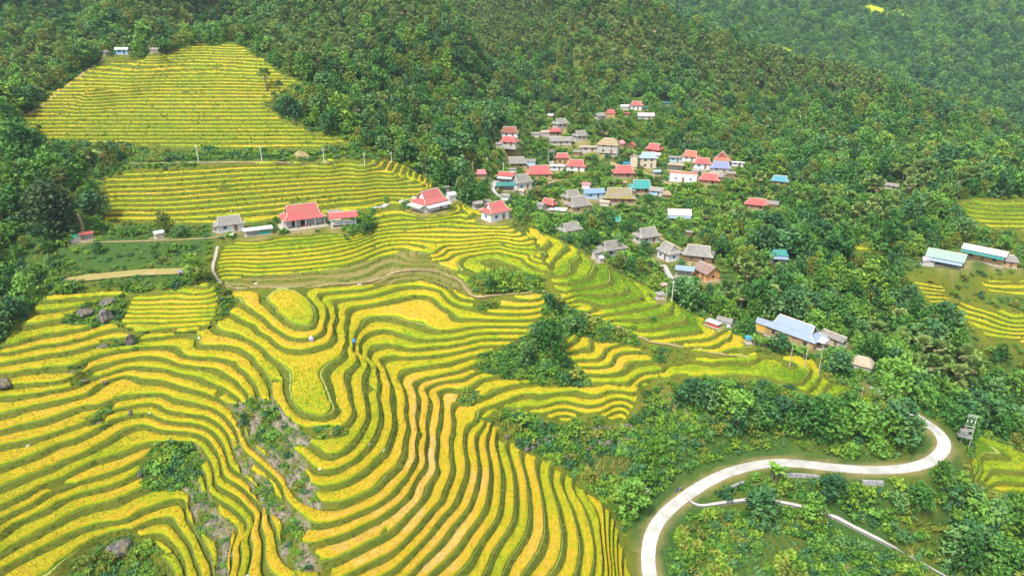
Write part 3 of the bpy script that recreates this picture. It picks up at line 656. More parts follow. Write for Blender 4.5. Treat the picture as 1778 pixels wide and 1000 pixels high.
# ---------------------------------------------------------------- ground cells: coarse everywhere, fine where the hill is terraced
CS = 2.0
cx, cy = np.meshgrid(np.arange(-330, 346, CS), np.arange(30, 626, CS)); cx = cx.ravel(); cy = cy.ravel()
mt_c = terrace_mask(cx + CS / 2, cy + CS / 2)
fine = mt_c > -1.6
rd = road_dist(cx + 1, cy + 1) < 8
def cells(x0, y0, d):
    a = np.stack([x0, y0], 1); b = a + [d, 0]; c = a + [d, d]; e = a + [0, d]
    return np.concatenate([np.stack([a, b, c], 1), np.stack([a, c, e], 1)])
sub = 2; sd = CS / sub
ox, oy = np.meshgrid(np.arange(sub) * sd, np.arange(sub) * sd); ox = ox.ravel(); oy = oy.ravel()
fx = (cx[fine][:, None] + ox).ravel(); fy = (cy[fine][:, None] + oy).ravel()
T = cells(fx, fy, sd)
F = sdf(SG['A'], T[..., 0], T[..., 1], 6); F, T = cut(F, T, [0.0]); F = sdf(SG['C'], T[..., 0], T[..., 1], 6); F, T = cut(F, T, [0.0])
cen_ = T.mean(1); z00, st = steps(cen_[:, 0], cen_[:, 1])
H = hbase(T[..., 0], T[..., 1])
parts_T = []
for s, z0_ in ((1.0, 0.0), (.6, 0.0), (.65, 35.0)):
    m = st == s; Q = (H[m] - z0_) / s; thr = []
    lv = np.arange(int(Q.min()) - 1, int(Q.max()) + 2)
    for t in (0, .05, .075, .10, RIS): thr.append(lv + t)
    q, t_ = cut(Q, T[m], np.concatenate(thr)); parts_T.append(np.concatenate([t_, q[..., None], np.full(q.shape + (1,), s)], -1))
T = np.concatenate(parts_T)            # x, y, q, step
lev = np.floor(T[..., 2].mean(1))
def rice_field(T, lev):
    x, y = T[..., 0], T[..., 1]; L = np.broadcast_to(lev[:, None], x.shape).astype(int)
    r = np.minimum(union(NEAR_KEYS, x, y) - .3, -holes(x, y)); r = np.minimum(r, -union(BARE_KEYS, x, y)); r = np.minimum(r, np.minimum(pad_dist(x, y) - 1.0, road_dist(x, y) - 3.2))
    r = r + (noise(x, y, 3.0, L) - .5) * 1.6
    r = np.minimum(r, np.minimum(terrace_mask(x, y) - .3, np.minimum(np.abs(sdf(SG['A'], x, y, 6)), np.abs(sdf(SG['C'], x, y, 6))) - .12)) + (noise(x, y, .9, L + 5) - .5) * .35
    gap = (.85 - noise(x, y, 10.0, L + 50) * .7 - noise(x, y, 2.5, L + 90) * .3) * 10
    return np.minimum(r, gap)
R = rice_field(T, lev); T5 = np.concatenate([T, lev[:, None, None] * np.ones((1, 3, 1))], -1)
R, T = cut(R, T5, [0.0, .22]); lev = T[:, 0, 4]
x, y = T[..., 0], T[..., 1]; Lm = np.broadcast_to(lev[:, None], x.shape).astype(int)
t = np.clip(T[..., 2] - lev[:, None], 0, 1)
inner = .715 - .30 * np.clip((y - 192) / 15, 0, 1) * (x < 0) + .14 * (noise(x, y, 7.0, Lm + 7) - .5) + .08 * (noise(x, y, 1.1, Lm + 17) - .5)
G = t - inner; G, T = cut(G, np.concatenate([T, R[..., None], t[..., None]], -1), [-.035, 0.0])
R, t = T[..., 5], T[..., 6]; lev = T[:, 0, 4]; x, y = T[..., 0], T[..., 1]; q, st = T[..., 2], T[..., 3]
z00 = np.where(np.abs(st - .65) < .01, 35.0, 0.0); h = z00 + q * st; zt = z00 + (lev[:, None] + profile(t)) * st
mt = terrace_mask(x, y); w = np.clip(mt / .8, 0, 1); zg = h * (1 - w) + zt * w
tm = t.mean(1); rice = (R.mean(1) > 0) & (tm > .075) & (G.mean(1) < 0) & (mt.mean(1) > .2)
rice_h = np.where(y > 192, .36, np.where(z00 > 0, .42, .60)); hr = rice_h * np.clip(np.minimum(np.minimum((t - .075) / .025, -G / .035), R / .22), 0, 1)

# ---- colours of soil, bank and bund
gxyz = np.stack([x, y, zg], -1)
bank_noise = (noise(x, y, .8, 2) - .5) * .10 * np.clip(mt, 0, 1); gxyz[..., 2] += np.where(tm[:, None] > .6, bank_noise, 0) * np.clip((t - .6) * (1 - t) * 20, 0, 1)
slot = np.where((tm < .052) & (mt.mean(1) > .3), 1, 0)
_g = ~rice
V, Fc, ok = weld(np.concatenate([gxyz, mt[..., None]], -1)[_g]); slot = slot[_g][ok]
print('terraced ground', len(Fc))

# ---------------------------------------------------------------- materials
def new_mat(name):
    m = bpy.data.materials.new(name); m.use_nodes = True; nt = m.node_tree; b = nt.nodes['Principled BSDF']
    b.inputs['Specular IOR Level'].default_value = .25
    return m, nt, b
def nd(nt, ty, **kw):
    n = nt.nodes.new(ty)
    for k, v in kw.items():
        if k in n.inputs: n.inputs[k].default_value = v
        else: setattr(n, k, v)
    return n
def mixc(nt, f, a, b, mode='MIX'):
    n = nt.nodes.new('ShaderNodeMix'); n.data_type = 'RGBA'; n.blend_type = mode
    for i, v in ((0, f), (6, a), (7, b)):
        if isinstance(v, (int, float)): n.inputs[i].default_value = v
        elif isinstance(v, tuple): n.inputs[i].default_value = v + (1,) if len(v) == 3 else v
        else: nt.links.new(v, n.inputs[i])
    return n.outputs[2]
def ramp(nt, src, stops):
    r = nt.nodes.new('ShaderNodeValToRGB'); e = r.color_ramp.elements
    while len(e) < len(stops): e.new(.5)
    for k, (p, c) in enumerate(stops): e[k].position = p; e[k].color = tuple(c) + (1,)
    nt.links.new(src, r.inputs[0]); return r.outputs[0]
def nz(nt, scale, detail=3, coord='Object', rough=.6):
    tc = nt.nodes.new('ShaderNodeTexCoord'); n = nd(nt, 'ShaderNodeTexNoise', Scale=scale, Detail=detail, Roughness=rough)
    nt.links.new(tc.outputs[coord], n.inputs['Vector']); return n.outputs['Fac']
def bump(nt, b, src, dist, strength=1.0):
    n = nd(nt, 'ShaderNodeBump', Distance=dist, Strength=strength); nt.links.new(src, n.inputs['Height']); nt.links.new(n.outputs[0], b.inputs['Normal'])
def mathn(nt, op, a, b):
    n = nt.nodes.new('ShaderNodeMath'); n.operation = op
    for i, v in enumerate((a, b)):
        if isinstance(v, (int, float)): n.inputs[i].default_value = v
        else: nt.links.new(v, n.inputs[i])
    return n.outputs[0]

def mat_ground():
    m, nt, b = new_mat('hillside'); b.inputs['Roughness'].default_value = .95
    at = nd(nt, 'ShaderNodeAttribute', attribute_name='cover'); sep = nt.nodes.new('ShaderNodeSeparateColor'); nt.links.new(at.outputs['Color'], sep.inputs[0])
    n1 = nz(nt, .35, 5); n2 = nz(nt, 3.5, 4)
    grass = mixc(nt, n2, ramp(nt, n1, [(.3, (.045, .110, .014)), (.45, (.100, .140, .012)), (.58, (.165, .155, .012)), (.75, (.200, .140, .026))]), (.055, .140, .016))
    grass = mixc(nt, ramp(nt, n2, [(.42, (0, 0, 0)), (.62, (1, 1, 1))]), grass, (.175, .160, .014))
    wood = ramp(nt, n2, [(.3, (.025, .070, .016)), (.6, (.060, .130, .022)), (.8, (.120, .150, .030))])
    dry = ramp(nt, nz(nt, 5.0, 5), [(.3, (.16, .13, .09)), (.5, (.36, .31, .25)), (.7, (.50, .45, .40))])
    soil = ramp(nt, nz(nt, 1.6, 5), [(.3, (.22, .17, .070)), (.6, (.34, .27, .115)), (.8, (.30, .30, .10))])
    c = mixc(nt, sep.outputs[2], grass, wood); c = mixc(nt, sep.outputs[1], c, dry); c = mixc(nt, sep.outputs[0], c, soil)
    nt.links.new(c, b.inputs['Base Color']); bump(nt, b, nz(nt, 5.0, 6, rough=.75), .35); return m
def mat_bund():
    m, nt, b = new_mat('earth bund'); b.inputs['Roughness'].default_value = .9
    c = ramp(nt, nz(nt, 2.0, 4), [(.35, (.14, .22, .035)), (.55, (.28, .33, .08)), (.75, (.40, .36, .15))]); nt.links.new(c, b.inputs['Base Color']); bump(nt, b, nz(nt, 8, 3), .08); return m
def mat_rice():
    m, nt, b = new_mat('ripe rice'); b.inputs['Roughness'].default_value = .75; b.inputs['Specular IOR Level'].default_value = .15
    at = nd(nt, 'ShaderNodeAttribute', attribute_name='ripe'); n = nz(nt, 9.0, 4, rough=.7); n0 = nz(nt, .8, 3)
    f = mathn(nt, 'ADD', at.outputs['Fac'], mathn(nt, 'MULTIPLY', mathn(nt, 'SUBTRACT', n, .5), 1.1)); f = mathn(nt, 'ADD', f, mathn(nt, 'MULTIPLY', mathn(nt, 'SUBTRACT', n0, .5), .60))
    c = ramp(nt, f, [(.0, (.10, .23, .012)), (.22, (.32, .47, .018)), (.45, (.62, .53, .020)), (.64, (.78, .48, .028)), (.84, (.80, .56, .15)), (1.0, (.84, .66, .32))])
    c = mixc(nt, ramp(nt, nz(nt, 5.5, 2), [(.40, (1, 1, 1)), (.50, (0, 0, 0))]), c, (.22, .20, .018)) if False else mixc(nt, mathn(nt, 'MULTIPLY', ramp(nt, nz(nt, 4.2, 3, rough=.8), [(.36, (1, 1, 1)), (.47, (0, 0, 0))]), .55), c, (.20, .19, .018))
    nt.links.new(c, b.inputs['Base Color']); bump(nt, b, nz(nt, 6.0, 5, rough=.85), .45); return m
def mat_leaf(name, lo, mid, hi, rough=.6):
    m, nt, b = new_mat(name); b.inputs['Roughness'].default_value = rough
    at = nd(nt, 'ShaderNodeAttribute', attribute_name='tint'); oi = nt.nodes.new('ShaderNodeObjectInfo')
    f = mathn(nt, 'ADD', mathn(nt, 'MULTIPLY', at.outputs['Fac'], .55), mathn(nt, 'MULTIPLY', oi.outputs['Random'], .60))
    c = ramp(nt, f, [(.1, lo), (.5, mid), (.95, hi)]); nt.links.new(c, b.inputs['Base Color'])
    tr = nt.nodes.new('ShaderNodeBsdfTranslucent'); nt.links.new(c, tr.inputs[0]); mx = nt.nodes.new('ShaderNodeMixShader'); mx.inputs[0].default_value = .22
    nt.links.new(b.outputs[0], mx.inputs[1]); nt.links.new(tr.outputs[0], mx.inputs[2]); nt.links.new(mx.outputs[0], nt.nodes['Material Output'].inputs['Surface']); return m
def mat_plain(name, col, rough=.7, var=.25, scale=3.0, metal=0.0, bmp=0.0):
    m, nt, b = new_mat(name); b.inputs['Roughness'].default_value = rough; b.inputs['Metallic'].default_value = metal
    c = mixc(nt, ramp(nt, nz(nt, scale, 4), [(.35, (0, 0, 0)), (.7, (1, 1, 1))]), tuple(v * (1 - var) for v in col), tuple(min(1, v * (1 + var)) for v in col)); nt.links.new(c, b.inputs['Base Color'])
    if bmp: bump(nt, b, nz(nt, scale * 3, 4), bmp)
    return m
def mat_sheet(name, col, rough=.45, dirt=(.20, .15, .11), amount=.35, ridges=5.0, bmp=.04):
    m, nt, b = new_mat(name); b.inputs['Roughness'].default_value = rough
    tc = nt.nodes.new('ShaderNodeTexCoord'); w = nd(nt, 'ShaderNodeTexWave', Scale=ridges / 2, Distortion=0.0); w.bands_direction = 'X'
    nt.links.new(tc.outputs['UV' if False else 'Object'], w.inputs['Vector'])
    f = ramp(nt, nz(nt, .7, 6, rough=.7), [(.45, (0, 0, 0)), (.72, (1, 1, 1))]); oi = nt.nodes.new('ShaderNodeObjectInfo')
    base = mixc(nt, mathn(nt, 'MULTIPLY', oi.outputs['Random'], .8), tuple(min(1, v * 1.12) for v in col), tuple(v * .78 + .02 for v in col))
    c = mixc(nt, mathn(nt, 'MULTIPLY', f, amount), base, dirt); nt.links.new(c, b.inputs['Base Color']); bump(nt, b, w.outputs['Fac'], bmp); return m
def mat_thatch(name, a, bcol, moss=None):
    m, nt, b = new_mat(name); b.inputs['Roughness'].default_value = .95
    tc = nt.nodes.new('ShaderNodeTexCoord'); mp = nd(nt, 'ShaderNodeMapping'); mp.inputs['Scale'].default_value = (7, 7, 1.2); nt.links.new(tc.outputs['Object'], mp.inputs[0])
    n = nd(nt, 'ShaderNodeTexNoise', Scale=1.4, Detail=5); nt.links.new(mp.outputs[0], n.inputs['Vector'])
    c = ramp(nt, n.outputs['Fac'], [(.3, a), (.7, bcol)])
    if moss: c = mixc(nt, ramp(nt, nz(nt, .35, 5), [(.45, (0, 0, 0)), (.6, (1, 1, 1))]), c, moss)
    nt.links.new(c, b.inputs['Base Color']); bump(nt, b, n.outputs['Fac'], .15); return m

M_GROUND, M_BUND, M_RICE = mat_ground(), mat_bund(), mat_rice()
M_LEAF = mat_leaf('broad leaves', (.018, .080, .016), (.058, .185, .030), (.200, .390, .056))
M_LEAF2 = mat_leaf('bluish leaves', (.020, .080, .030), (.056, .165, .056), (.160, .310, .090))
M_SHRUB = mat_leaf('shrub leaves', (.036, .115, .014), (.100, .235, .024), (.260, .390, .040))
M_DARKLEAF = mat_leaf('dark dense leaves', (.022, .050, .018), (.040, .085, .028), (.075, .130, .040))
M_PALM = mat_leaf('palm fans', (.060, .130, .028), (.140, .235, .050), (.270, .350, .110))
M_PALMDRY = mat_leaf('dead palm fans', (.20, .18, .060), (.36, .31, .13), (.62, .53, .32))
M_BANANA = mat_leaf('banana leaves', (.060, .180, .024), (.120, .280, .036), (.240, .400, .055), .4)
M_DRYLEAF = mat_leaf('yellowing leaves', (.08, .14, .022), (.16, .21, .030), (.28, .31, .050))
M_STRAW = mat_leaf('dead pale grass', (.22, .18, .13), (.40, .35, .29), (.58, .53, .48))
M_CORN = mat_leaf('corn', (.10, .20, .03), (.26, .30, .06), (.45, .38, .12))
M_TRUNK = mat_plain('bark', (.17, .14, .10), .9, .35, 4)
M_PTRUNK = mat_plain('palm trunk', (.20, .17, .09), .9, .4, 5)
M_CONC = mat_plain('pale concrete', (.40, .39, .375), .85, .12, .8, bmp=.02)
M_ROAD = mat_plain('worn road concrete', (.40, .395, .38), .9, .25, .35, bmp=.02)
M_DIRT = mat_plain('trodden earth', (.30, .24, .12), .95, .3, 1.5, bmp=.05)
M_STONY = mat_plain('stony path', (.38, .35, .27), .95, .35, 3, bmp=.08)
M_POST = mat_plain('weathered post', (.42, .36, .27), .8, .2)
M_POLE = mat_plain('concrete pole', (.62, .61, .58), .8, .1)
M_DARK = mat_plain('dark opening', (.025, .025, .028), .4, .1)
M_GLASS = mat_plain('window glass', (.05, .07, .09), .1, .1)
M_FRAME = mat_plain('blue frame', (.10, .22, .45), .5, .1)
M_PALEBLUE_POST = mat_plain('pale blue post', (.42, .58, .68), .5, .1)
WALLS = {k: mat_plain('wall ' + k, c, r, v, s) for k, c, r, v, s in [
 ('white', (.56, .57, .60), .8, .1, 1), ('pale', (.42, .40, .38), .85, .2, 1), ('grey', (.40, .38, .35), .9, .25, 2), ('brown', (.20, .125, .070), .85, .3, 3), ('ochre', (.36, .25, .12), .8, .15, 1),
 ('yellow', (.58, .37, .08), .8, .1, 1), ('cream', (.50, .43, .33), .85, .1, 1), ('bamboo', (.42, .33, .19), .85, .3, 4), ('blue', (.33, .50, .68), .75, .15, 1), ('bluewhite', (.30, .48, .80), .75, .3, .8), ('red', (.40, .09, .07), .8, .2, 2), ('orange', (.56, .28, .13), .8, .2, 1)]}
WALLS['open'] = WALLS['grey']
ROOFS = {
 'red': mat_sheet('red sheet', (.47, .095, .095), dirt=(.30, .16, .14), amount=.7), 'pink': mat_sheet('pink sheet', (.66, .22, .27)), 'maroon': mat_sheet('maroon sheet', (.26, .085, .065)), 'rust': mat_sheet('rusty sheet', (.42, .13, .08), amount=.6),
 'grey': mat_sheet('fibre cement', (.27, .26, .25), .85, (.13, .115, .10), .8), 'white': mat_sheet('white sheet', (.56, .57, .60), .5, (.45, .42, .38), .25), 'beige': mat_sheet('beige sheet', (.42, .35, .27), .8),
 'blue': mat_sheet('blue sheet', (.17, .28, .47)), 'paleblue': mat_sheet('pale blue sheet', (.30, .42, .56)), 'bluegrey': mat_sheet('blue grey sheet', (.26, .34, .50), .45, (.4, .4, .42), .3), 'violet': mat_sheet('violet blue sheet', (.20, .23, .42)),
 'teal': mat_sheet('teal sheet', (.03, .26, .25)), 'tealblue': mat_sheet('teal blue sheet', (.08, .30, .38)), 'tealgrey': mat_sheet('greenish sheet', (.26, .38, .34)), 'tarp': mat_sheet('bright blue sheet', (.03, .34, .72), amount=.1), 'green': mat_sheet('green sheet', (.03, .30, .16)),
 'lilac': mat_sheet('lilac grey sheet', (.44, .38, .44), .8), 'brownroof': mat_sheet('brown sheet', (.27, .18, .16), .8, (.4, .3, .26), .4),
 'thatch': mat_thatch('straw thatch', (.20, .15, .09), (.40, .32, .20)), 'thatch_grey': mat_thatch('grey thatch', (.13, .125, .12), (.32, .305, .29)), 'thatch_moss': mat_thatch('mossy thatch', (.18, .16, .12), (.30, .26, .20), (.22, .19, .045))}

# ---------------------------------------------------------------- the terraced ground and the rest of the land
cov = cover(V[:, 0], V[:, 1], V[:, 3])
link('terraced_ground', mesh_np('terraced_ground', V, Fc, [M_GROUND, M_BUND], slot, {'cover': ('FLOAT_COLOR', cov)}, smooth=False), kind='structure')
def grid_mesh(name, x0s, y0s, d, drop=0.0):
    n = len(x0s); q = np.stack([np.stack([x0s, y0s], 1), np.stack([x0s + d, y0s], 1), np.stack([x0s + d, y0s + d], 1), np.stack([x0s, y0s + d], 1)], 1).reshape(-1, 2)
    k = np.round(q * 10).astype(np.int64); _, idx, inv = np.unique(k[:, 0] * 1000003 + k[:, 1], return_index=True, return_inverse=True); P = q[idx]
    z = hbase(P[:, 0], P[:, 1]) + (noise(P[:, 0], P[:, 1], 3.1, 8) - .5) * .0 - drop
    vv = np.concatenate([P, z[:, None]], 1); mtv = terrace_mask(P[:, 0], P[:, 1]) if d < 5 else np.full(len(P), -20.0)
    return mesh_np(name, vv, inv.reshape(-1, 4), [M_GROUND], None, {'cover': ('FLOAT_COLOR', cover(P[:, 0], P[:, 1], mtv) if d < 5 else np.tile([0, 0, 1, 1], (len(P), 1)))}, smooth=True)
link('hillside', grid_mesh('hillside', cx[~fine].astype(float), cy[~fine].astype(float), CS), kind='structure')
fxx, fyy = np.meshgrid(np.arange(-888, 1280, 12.0), np.arange(-190, 1680, 12.0)); fxx = fxx.ravel(); fyy = fyy.ravel()
mfar = ~((fxx > -329) & (fxx + 12 < 345) & (fyy > 31) & (fyy + 12 < 625))
link('mountainside', grid_mesh('mountainside', fxx[mfar], fyy[mfar], 12.0, .4), kind='structure')

# ---------------------------------------------------------------- rice beds, one object per bed
rT = np.stack([x, y, zg + hr + (noise(x, y, .45, 31) - .5) * .10 * (hr > .2)], -1)[rice]; rt_full = (hr[rice] > rice_h[rice] - .01).all(1); rlev = lev[rice]
key3 = np.concatenate([np.stack([x, y], -1)[rice], np.repeat(rlev[:, None], 3, 1)[..., None]], -1)
k = np.round(key3.reshape(-1, 3) * [500, 500, 1]).astype(np.int64); k -= k.min(0)
_, inv = np.unique((k[:, 0] * 2000003 + k[:, 1]) * 401 + k[:, 2], return_inverse=True); rF = inv.reshape(-1, 3); nV = inv.max() + 1
lab = np.arange(nV)
for _ in range(400):
    m_ = lab[rF].min(1); new = lab.copy(); np.minimum.at(new, rF.ravel(), np.repeat(m_, 3)); new = new[new]; new = new[new]
    if (new == lab).all(): break
    lab = new
comp = lab[rF[:, 0]]; cid, comp = np.unique(comp, return_inverse=True)
cen = rT.mean(1); ua, va, za = to_px(cen[:, 0], cen[:, 1], cen[:, 2])
area = .5 * np.abs((rT[:, 1, 0] - rT[:, 0, 0]) * (rT[:, 2, 1] - rT[:, 0, 1]) - (rT[:, 2, 0] - rT[:, 0, 0]) * (rT[:, 1, 1] - rT[:, 0, 1]))
seen = (ua > -20) & (ua < 1800) & (va > -20) & (va < 1020)
weight = np.bincount(comp, area / za ** 2 * seen, len(cid)); areas = np.bincount(comp, area, len(cid))
order = np.argsort(-weight); rank = np.empty(len(cid), int); rank[order] = np.arange(len(cid))
keep = areas > .8
print('rice beds', len(cid), 'kept', keep.sum())

def tone(x, y, L):
    p = np.clip(sdf(SG['t_pale1'], x, y) / 3 + .2, 0, 1) * (.35 + .9 * (noise(x, y, 30, L.astype(int) + 3) > .42))
    g = np.zeros_like(p)
    for kk, s_ in (('green1', .42), ('green2', .36), ('green3', .20), ('green4', .42), ('green5', .12), ('green6', .25), ('green7', .30)): g = np.maximum(g, s_ * np.clip(sdf(SG['t_' + kk], x, y) / 4 + .3, 0, 1))
    return .46 + .34 * (noise(x, y, 22, L.astype(int)) - .5) + .22 * (noise(x, y, 6, 77) - .5) + np.clip(p, 0, 1) * .28 - g
# upright ears: thin blades on top of the bed
tri = np.where(rt_full & seen & keep[comp])[0]
dens = np.clip(15.0 * (120 / za[tri]) ** 2, 1.2, 22.0)
cnt = RNG.poisson(area[tri] * dens); idx = np.repeat(tri, cnt); n = len(idx)
a_ = RNG.random(n); b_ = RNG.random(n); f_ = a_ + b_ > 1; a_[f_] = 1 - a_[f_]; b_[f_] = 1 - b_[f_]
P0 = rT[idx, 0] + (rT[idx, 1] - rT[idx, 0]) * a_[:, None] + (rT[idx, 2] - rT[idx, 0]) * b_[:, None]
sc = np.clip(za[idx] / 125, .8, 2.2); an = RNG.random(n) * 6.283; wd = (.07 + .07 * RNG.random(n)) * sc; hh = (.12 + .20 * RNG.random(n)) * sc ** .5
dx = np.stack([np.cos(an), np.sin(an), 0 * an], 1) * wd[:, None]; lean = (RNG.random((n, 3)) - .5) * .34 * sc[:, None]; lean[:, 2] = hh
tuft = np.stack([P0 - dx - [0, 0, .06], P0 + dx - [0, 0, .06], P0 + lean], 1); tcomp = comp[idx]; tlev = rlev[idx]
trnd = (RNG.random(n) - .5) * .75
print('rice ears', n)
allT = np.concatenate([rT, tuft]); allC = np.concatenate([comp, tcomp]); allL = np.concatenate([rlev, tlev])
tn = tone(allT[..., 0], allT[..., 1], np.repeat(allL[:, None], 3, 1)); tn[len(rT):] += trnd[:, None]
tn[:len(rT)] = np.where(hr[rice] < .05, .10, tn[:len(rT)]); allA = np.concatenate([allT, tn[..., None]], -1)
grp = np.where(keep[allC], np.minimum(rank[allC], 300), 999)
so = np.argsort(grp, kind='stable'); grp_s = grp[so]; allA = allA[so]; bnd = np.searchsorted(grp_s, np.arange(302))
rice_root = link('rice_field', None, kind='structure'); rice_root.location = (0, 0, 0)
RICE_PX = []
for g_ in range(301):
    s0, s1 = bnd[g_], (bnd[g_ + 1] if g_ < 300 else np.searchsorted(grp_s, 301))
    if s1 <= s0: continue
    Vr, Fr, ok = weld(allA[s0:s1], 3e-3)
    o = link('rice_bed' if g_ < 300 else 'small_rice_beds', mesh_np('rice_bed', Vr, Fr, [M_RICE], None, {'ripe': ('FLOAT', Vr[:, 3])}), rice_root)
    if g_ == 300: o['kind'] = 'stuff'
rice_v = rT.mean(1)[keep[comp]]; del allA, allT
# what the beds cover, for keeping trees from standing in front of them
def rice_raster():
    u_, v_, z_ = to_px(rice_v[:, 0], rice_v[:, 1], rice_v[:, 2]); W_, H_ = 460, 270; buf = np.zeros((H_, W_))
    iu = ((u_ + 20) / 4).astype(int); iv = ((v_ + 20) / 4).astype(int); m = (iu >= 0) & (iu < W_) & (iv >= 0) & (iv < H_)
    np.maximum.at(buf, (iv[m], iu[m]), z_[m]); return buf
RBUF = rice_raster()
for _o in (-1.3, 0, 1.3):
    _u, _v, _z = to_px(ROAD[:, 0] + _o, ROAD[:, 1], ROAD[:, 2] + .2); _iu = ((_u + 20) / 4).astype(int); _iv = ((_v + 20) / 4).astype(int); _m = (_iu >= 0) & (_iu < 460) & (_iv >= 0) & (_iv < 270) & (_u < 1665) & (_v > 700)
    np.maximum.at(RBUF, (_iv[_m], _iu[_m]), _z[_m])
def hides_rice(x, y, z):
    u_, v_, zc_ = to_px(x, y, z); iu = np.clip(((u_ + 20) / 4).astype(int), 0, 459); iv = np.clip(((v_ + 20) / 4).astype(int), 0, 269)
    return RBUF[iv, iu] > zc_ - 1.0

# far paddies on the mountain
far_f = link('far_paddies', None, kind='structure')
for kf in FAR_RICE:
    po = SG[kf]; c0 = po.mean(0); pz = hbase(po[:, 0], po[:, 1]); zmin, zmax = pz.min(), pz.max(); nst = 6
    gx, gy = np.meshgrid(np.arange(po[:, 0].min(), po[:, 0].max(), 2.5), np.arange(po[:, 1].min(), po[:, 1].max(), 2.5)); Tf = cells(gx.ravel(), gy.ravel(), 2.5)
    hz = hbase(Tf[..., 0], Tf[..., 1]) / 2.0; lv = np.arange(int(hz.min()) - 1, int(hz.max()) + 2); hz, Tf = cut(hz, Tf, np.concatenate([lv, lv + .6]))
    ins = (sdf(po, Tf[..., 0], Tf[..., 1]).mean(1) > 0); Tf, hz = Tf[ins], hz[ins]; lf = np.floor(hz.mean(1))[:, None]; tt = hz - lf; ztf = (lf + np.clip((tt - .6) / .4, 0, 1)) * 2.0 + 1.0
    Vf, Ff, ok = weld(np.concatenate([Tf, ztf[..., None], np.where(tt < .62, .5, .1)[..., None]], -1))
    if len(Ff): link('far_rice_bed', mesh_np('far_rice_bed', Vf, Ff, [M_RICE], None, {'ripe': ('FLOAT', Vf[:, 3])}), far_f)

# ---------------------------------------------------------------- plants
class TriBag:
    def __init__(s): s.t = []; s.c = []; s.m = []
    def add(s, tris, tint, mat=0):
        tris = np.asarray(tris, float).reshape(-1, 3, 3); s.t.append(tris); s.c.append(np.broadcast_to(np.asarray(tint, float).reshape(-1), (len(tris),)) if np.ndim(tint) < 2 else tint); s.m.append(np.full(len(tris), mat))
    def mesh(s, name, mats, scale=1.0):
        T_ = np.concatenate(s.t) * scale; c = np.repeat(np.concatenate(s.c), 3); return mesh_np(name, T_.reshape(-1, 3), np.arange(len(T_) * 3).reshape(-1, 3), mats, np.concatenate(s.m), {'tint': ('FLOAT', c)})
def leafquads(rg, P, size, flat=.5, aspect=.6):
    """bent rhombic leaf clumps at points P"""
    n = len(P); nrm = rg.normal(size=(n, 3)); nrm[:, 2] = np.abs(nrm[:, 2]) + flat; nrm /= np.linalg.norm(nrm, axis=1)[:, None]
    a = np.cross(nrm, rg.normal(size=(n, 3))); a /= np.linalg.norm(a, axis=1)[:, None]; b = np.cross(nrm, a)
    s = size * (.6 + .8 * rg.random(n))[:, None]; A = P + a * s; B = P + b * s * aspect; C_ = P - a * s; D = P - b * s * aspect; dr = nrm * s * .25
    return np.concatenate([np.stack([A - dr, B, D], 1), np.stack([C_ - dr, D, B], 1)])
def limb(pts, radii, seg=6):
    out = []; pts = [np.array(p, float) for p in pts]
    rings = []
    for i, p in enumerate(pts):
        d = pts[min(i + 1, len(pts) - 1)] - pts[max(i - 1, 0)]; d /= np.linalg.norm(d) + 1e-9
        a = np.cross(d, [.3, .9, .1]); a /= np.linalg.norm(a); b = np.cross(d, a)
        rings.append([p + radii[i] * (math.cos(2 * math.pi * k / seg) * a + math.sin(2 * math.pi * k / seg) * b) for k in range(seg)])
    for r0, r1 in zip(rings[:-1], rings[1:]):
        for k in range(seg):
            k2 = (k + 1) % seg; out += [[r0[k], r0[k2], r1[k2]], [r0[k], r1[k2], r1[k]]]
    return np.array(out)
def broadleaf(seed, w=.42, nl=8, nq=420, q=.062, low=.22, conic=0.0):
    """tree of height 1: trunk bag and crown bag"""
    rg = np.random.default_rng(seed); tb, cb = TriBag(), TriBag()
    tb.add(limb([(0, 0, -.08), (.01, 0, .2), (.0, .015, .45), (.01, .0, .75)], [.030, .022, .016, .006]), .3)
    for k in range(nl):
        u = (k + .5) / nl; zz = low + (.90 - low) * u; an = k * 2.4 + rg.random(); rr = w * (math.sin(math.pi * min(1, .25 + u * .80)) ** .8) * (1 - conic * u) * (.35 + .5 * rg.random())
        c = np.array([math.cos(an) * rr, math.sin(an) * rr, zz]); R_ = (.16 + .12 * rg.random()) * (1 - .4 * conic * u)
        tb.add(limb([(0, 0, zz * .6), (c * .5 + [0, 0, zz * .3]), c], [.012, .009, .004], 4), .3)
        m = nq // nl; d = rg.normal(size=(m, 3)); d /= np.linalg.norm(d, axis=1)[:, None]; rad = R_ * (1 - .5 * rg.random(m) ** 2.2); P = c + d * rad[:, None] * [1, 1, .72]
        tq = rg.random() * .5; cb.add(leafquads(rg, P, q), np.tile(np.clip(tq + .5 * rg.random(m), 0, 1), 2))
    return tb, cb
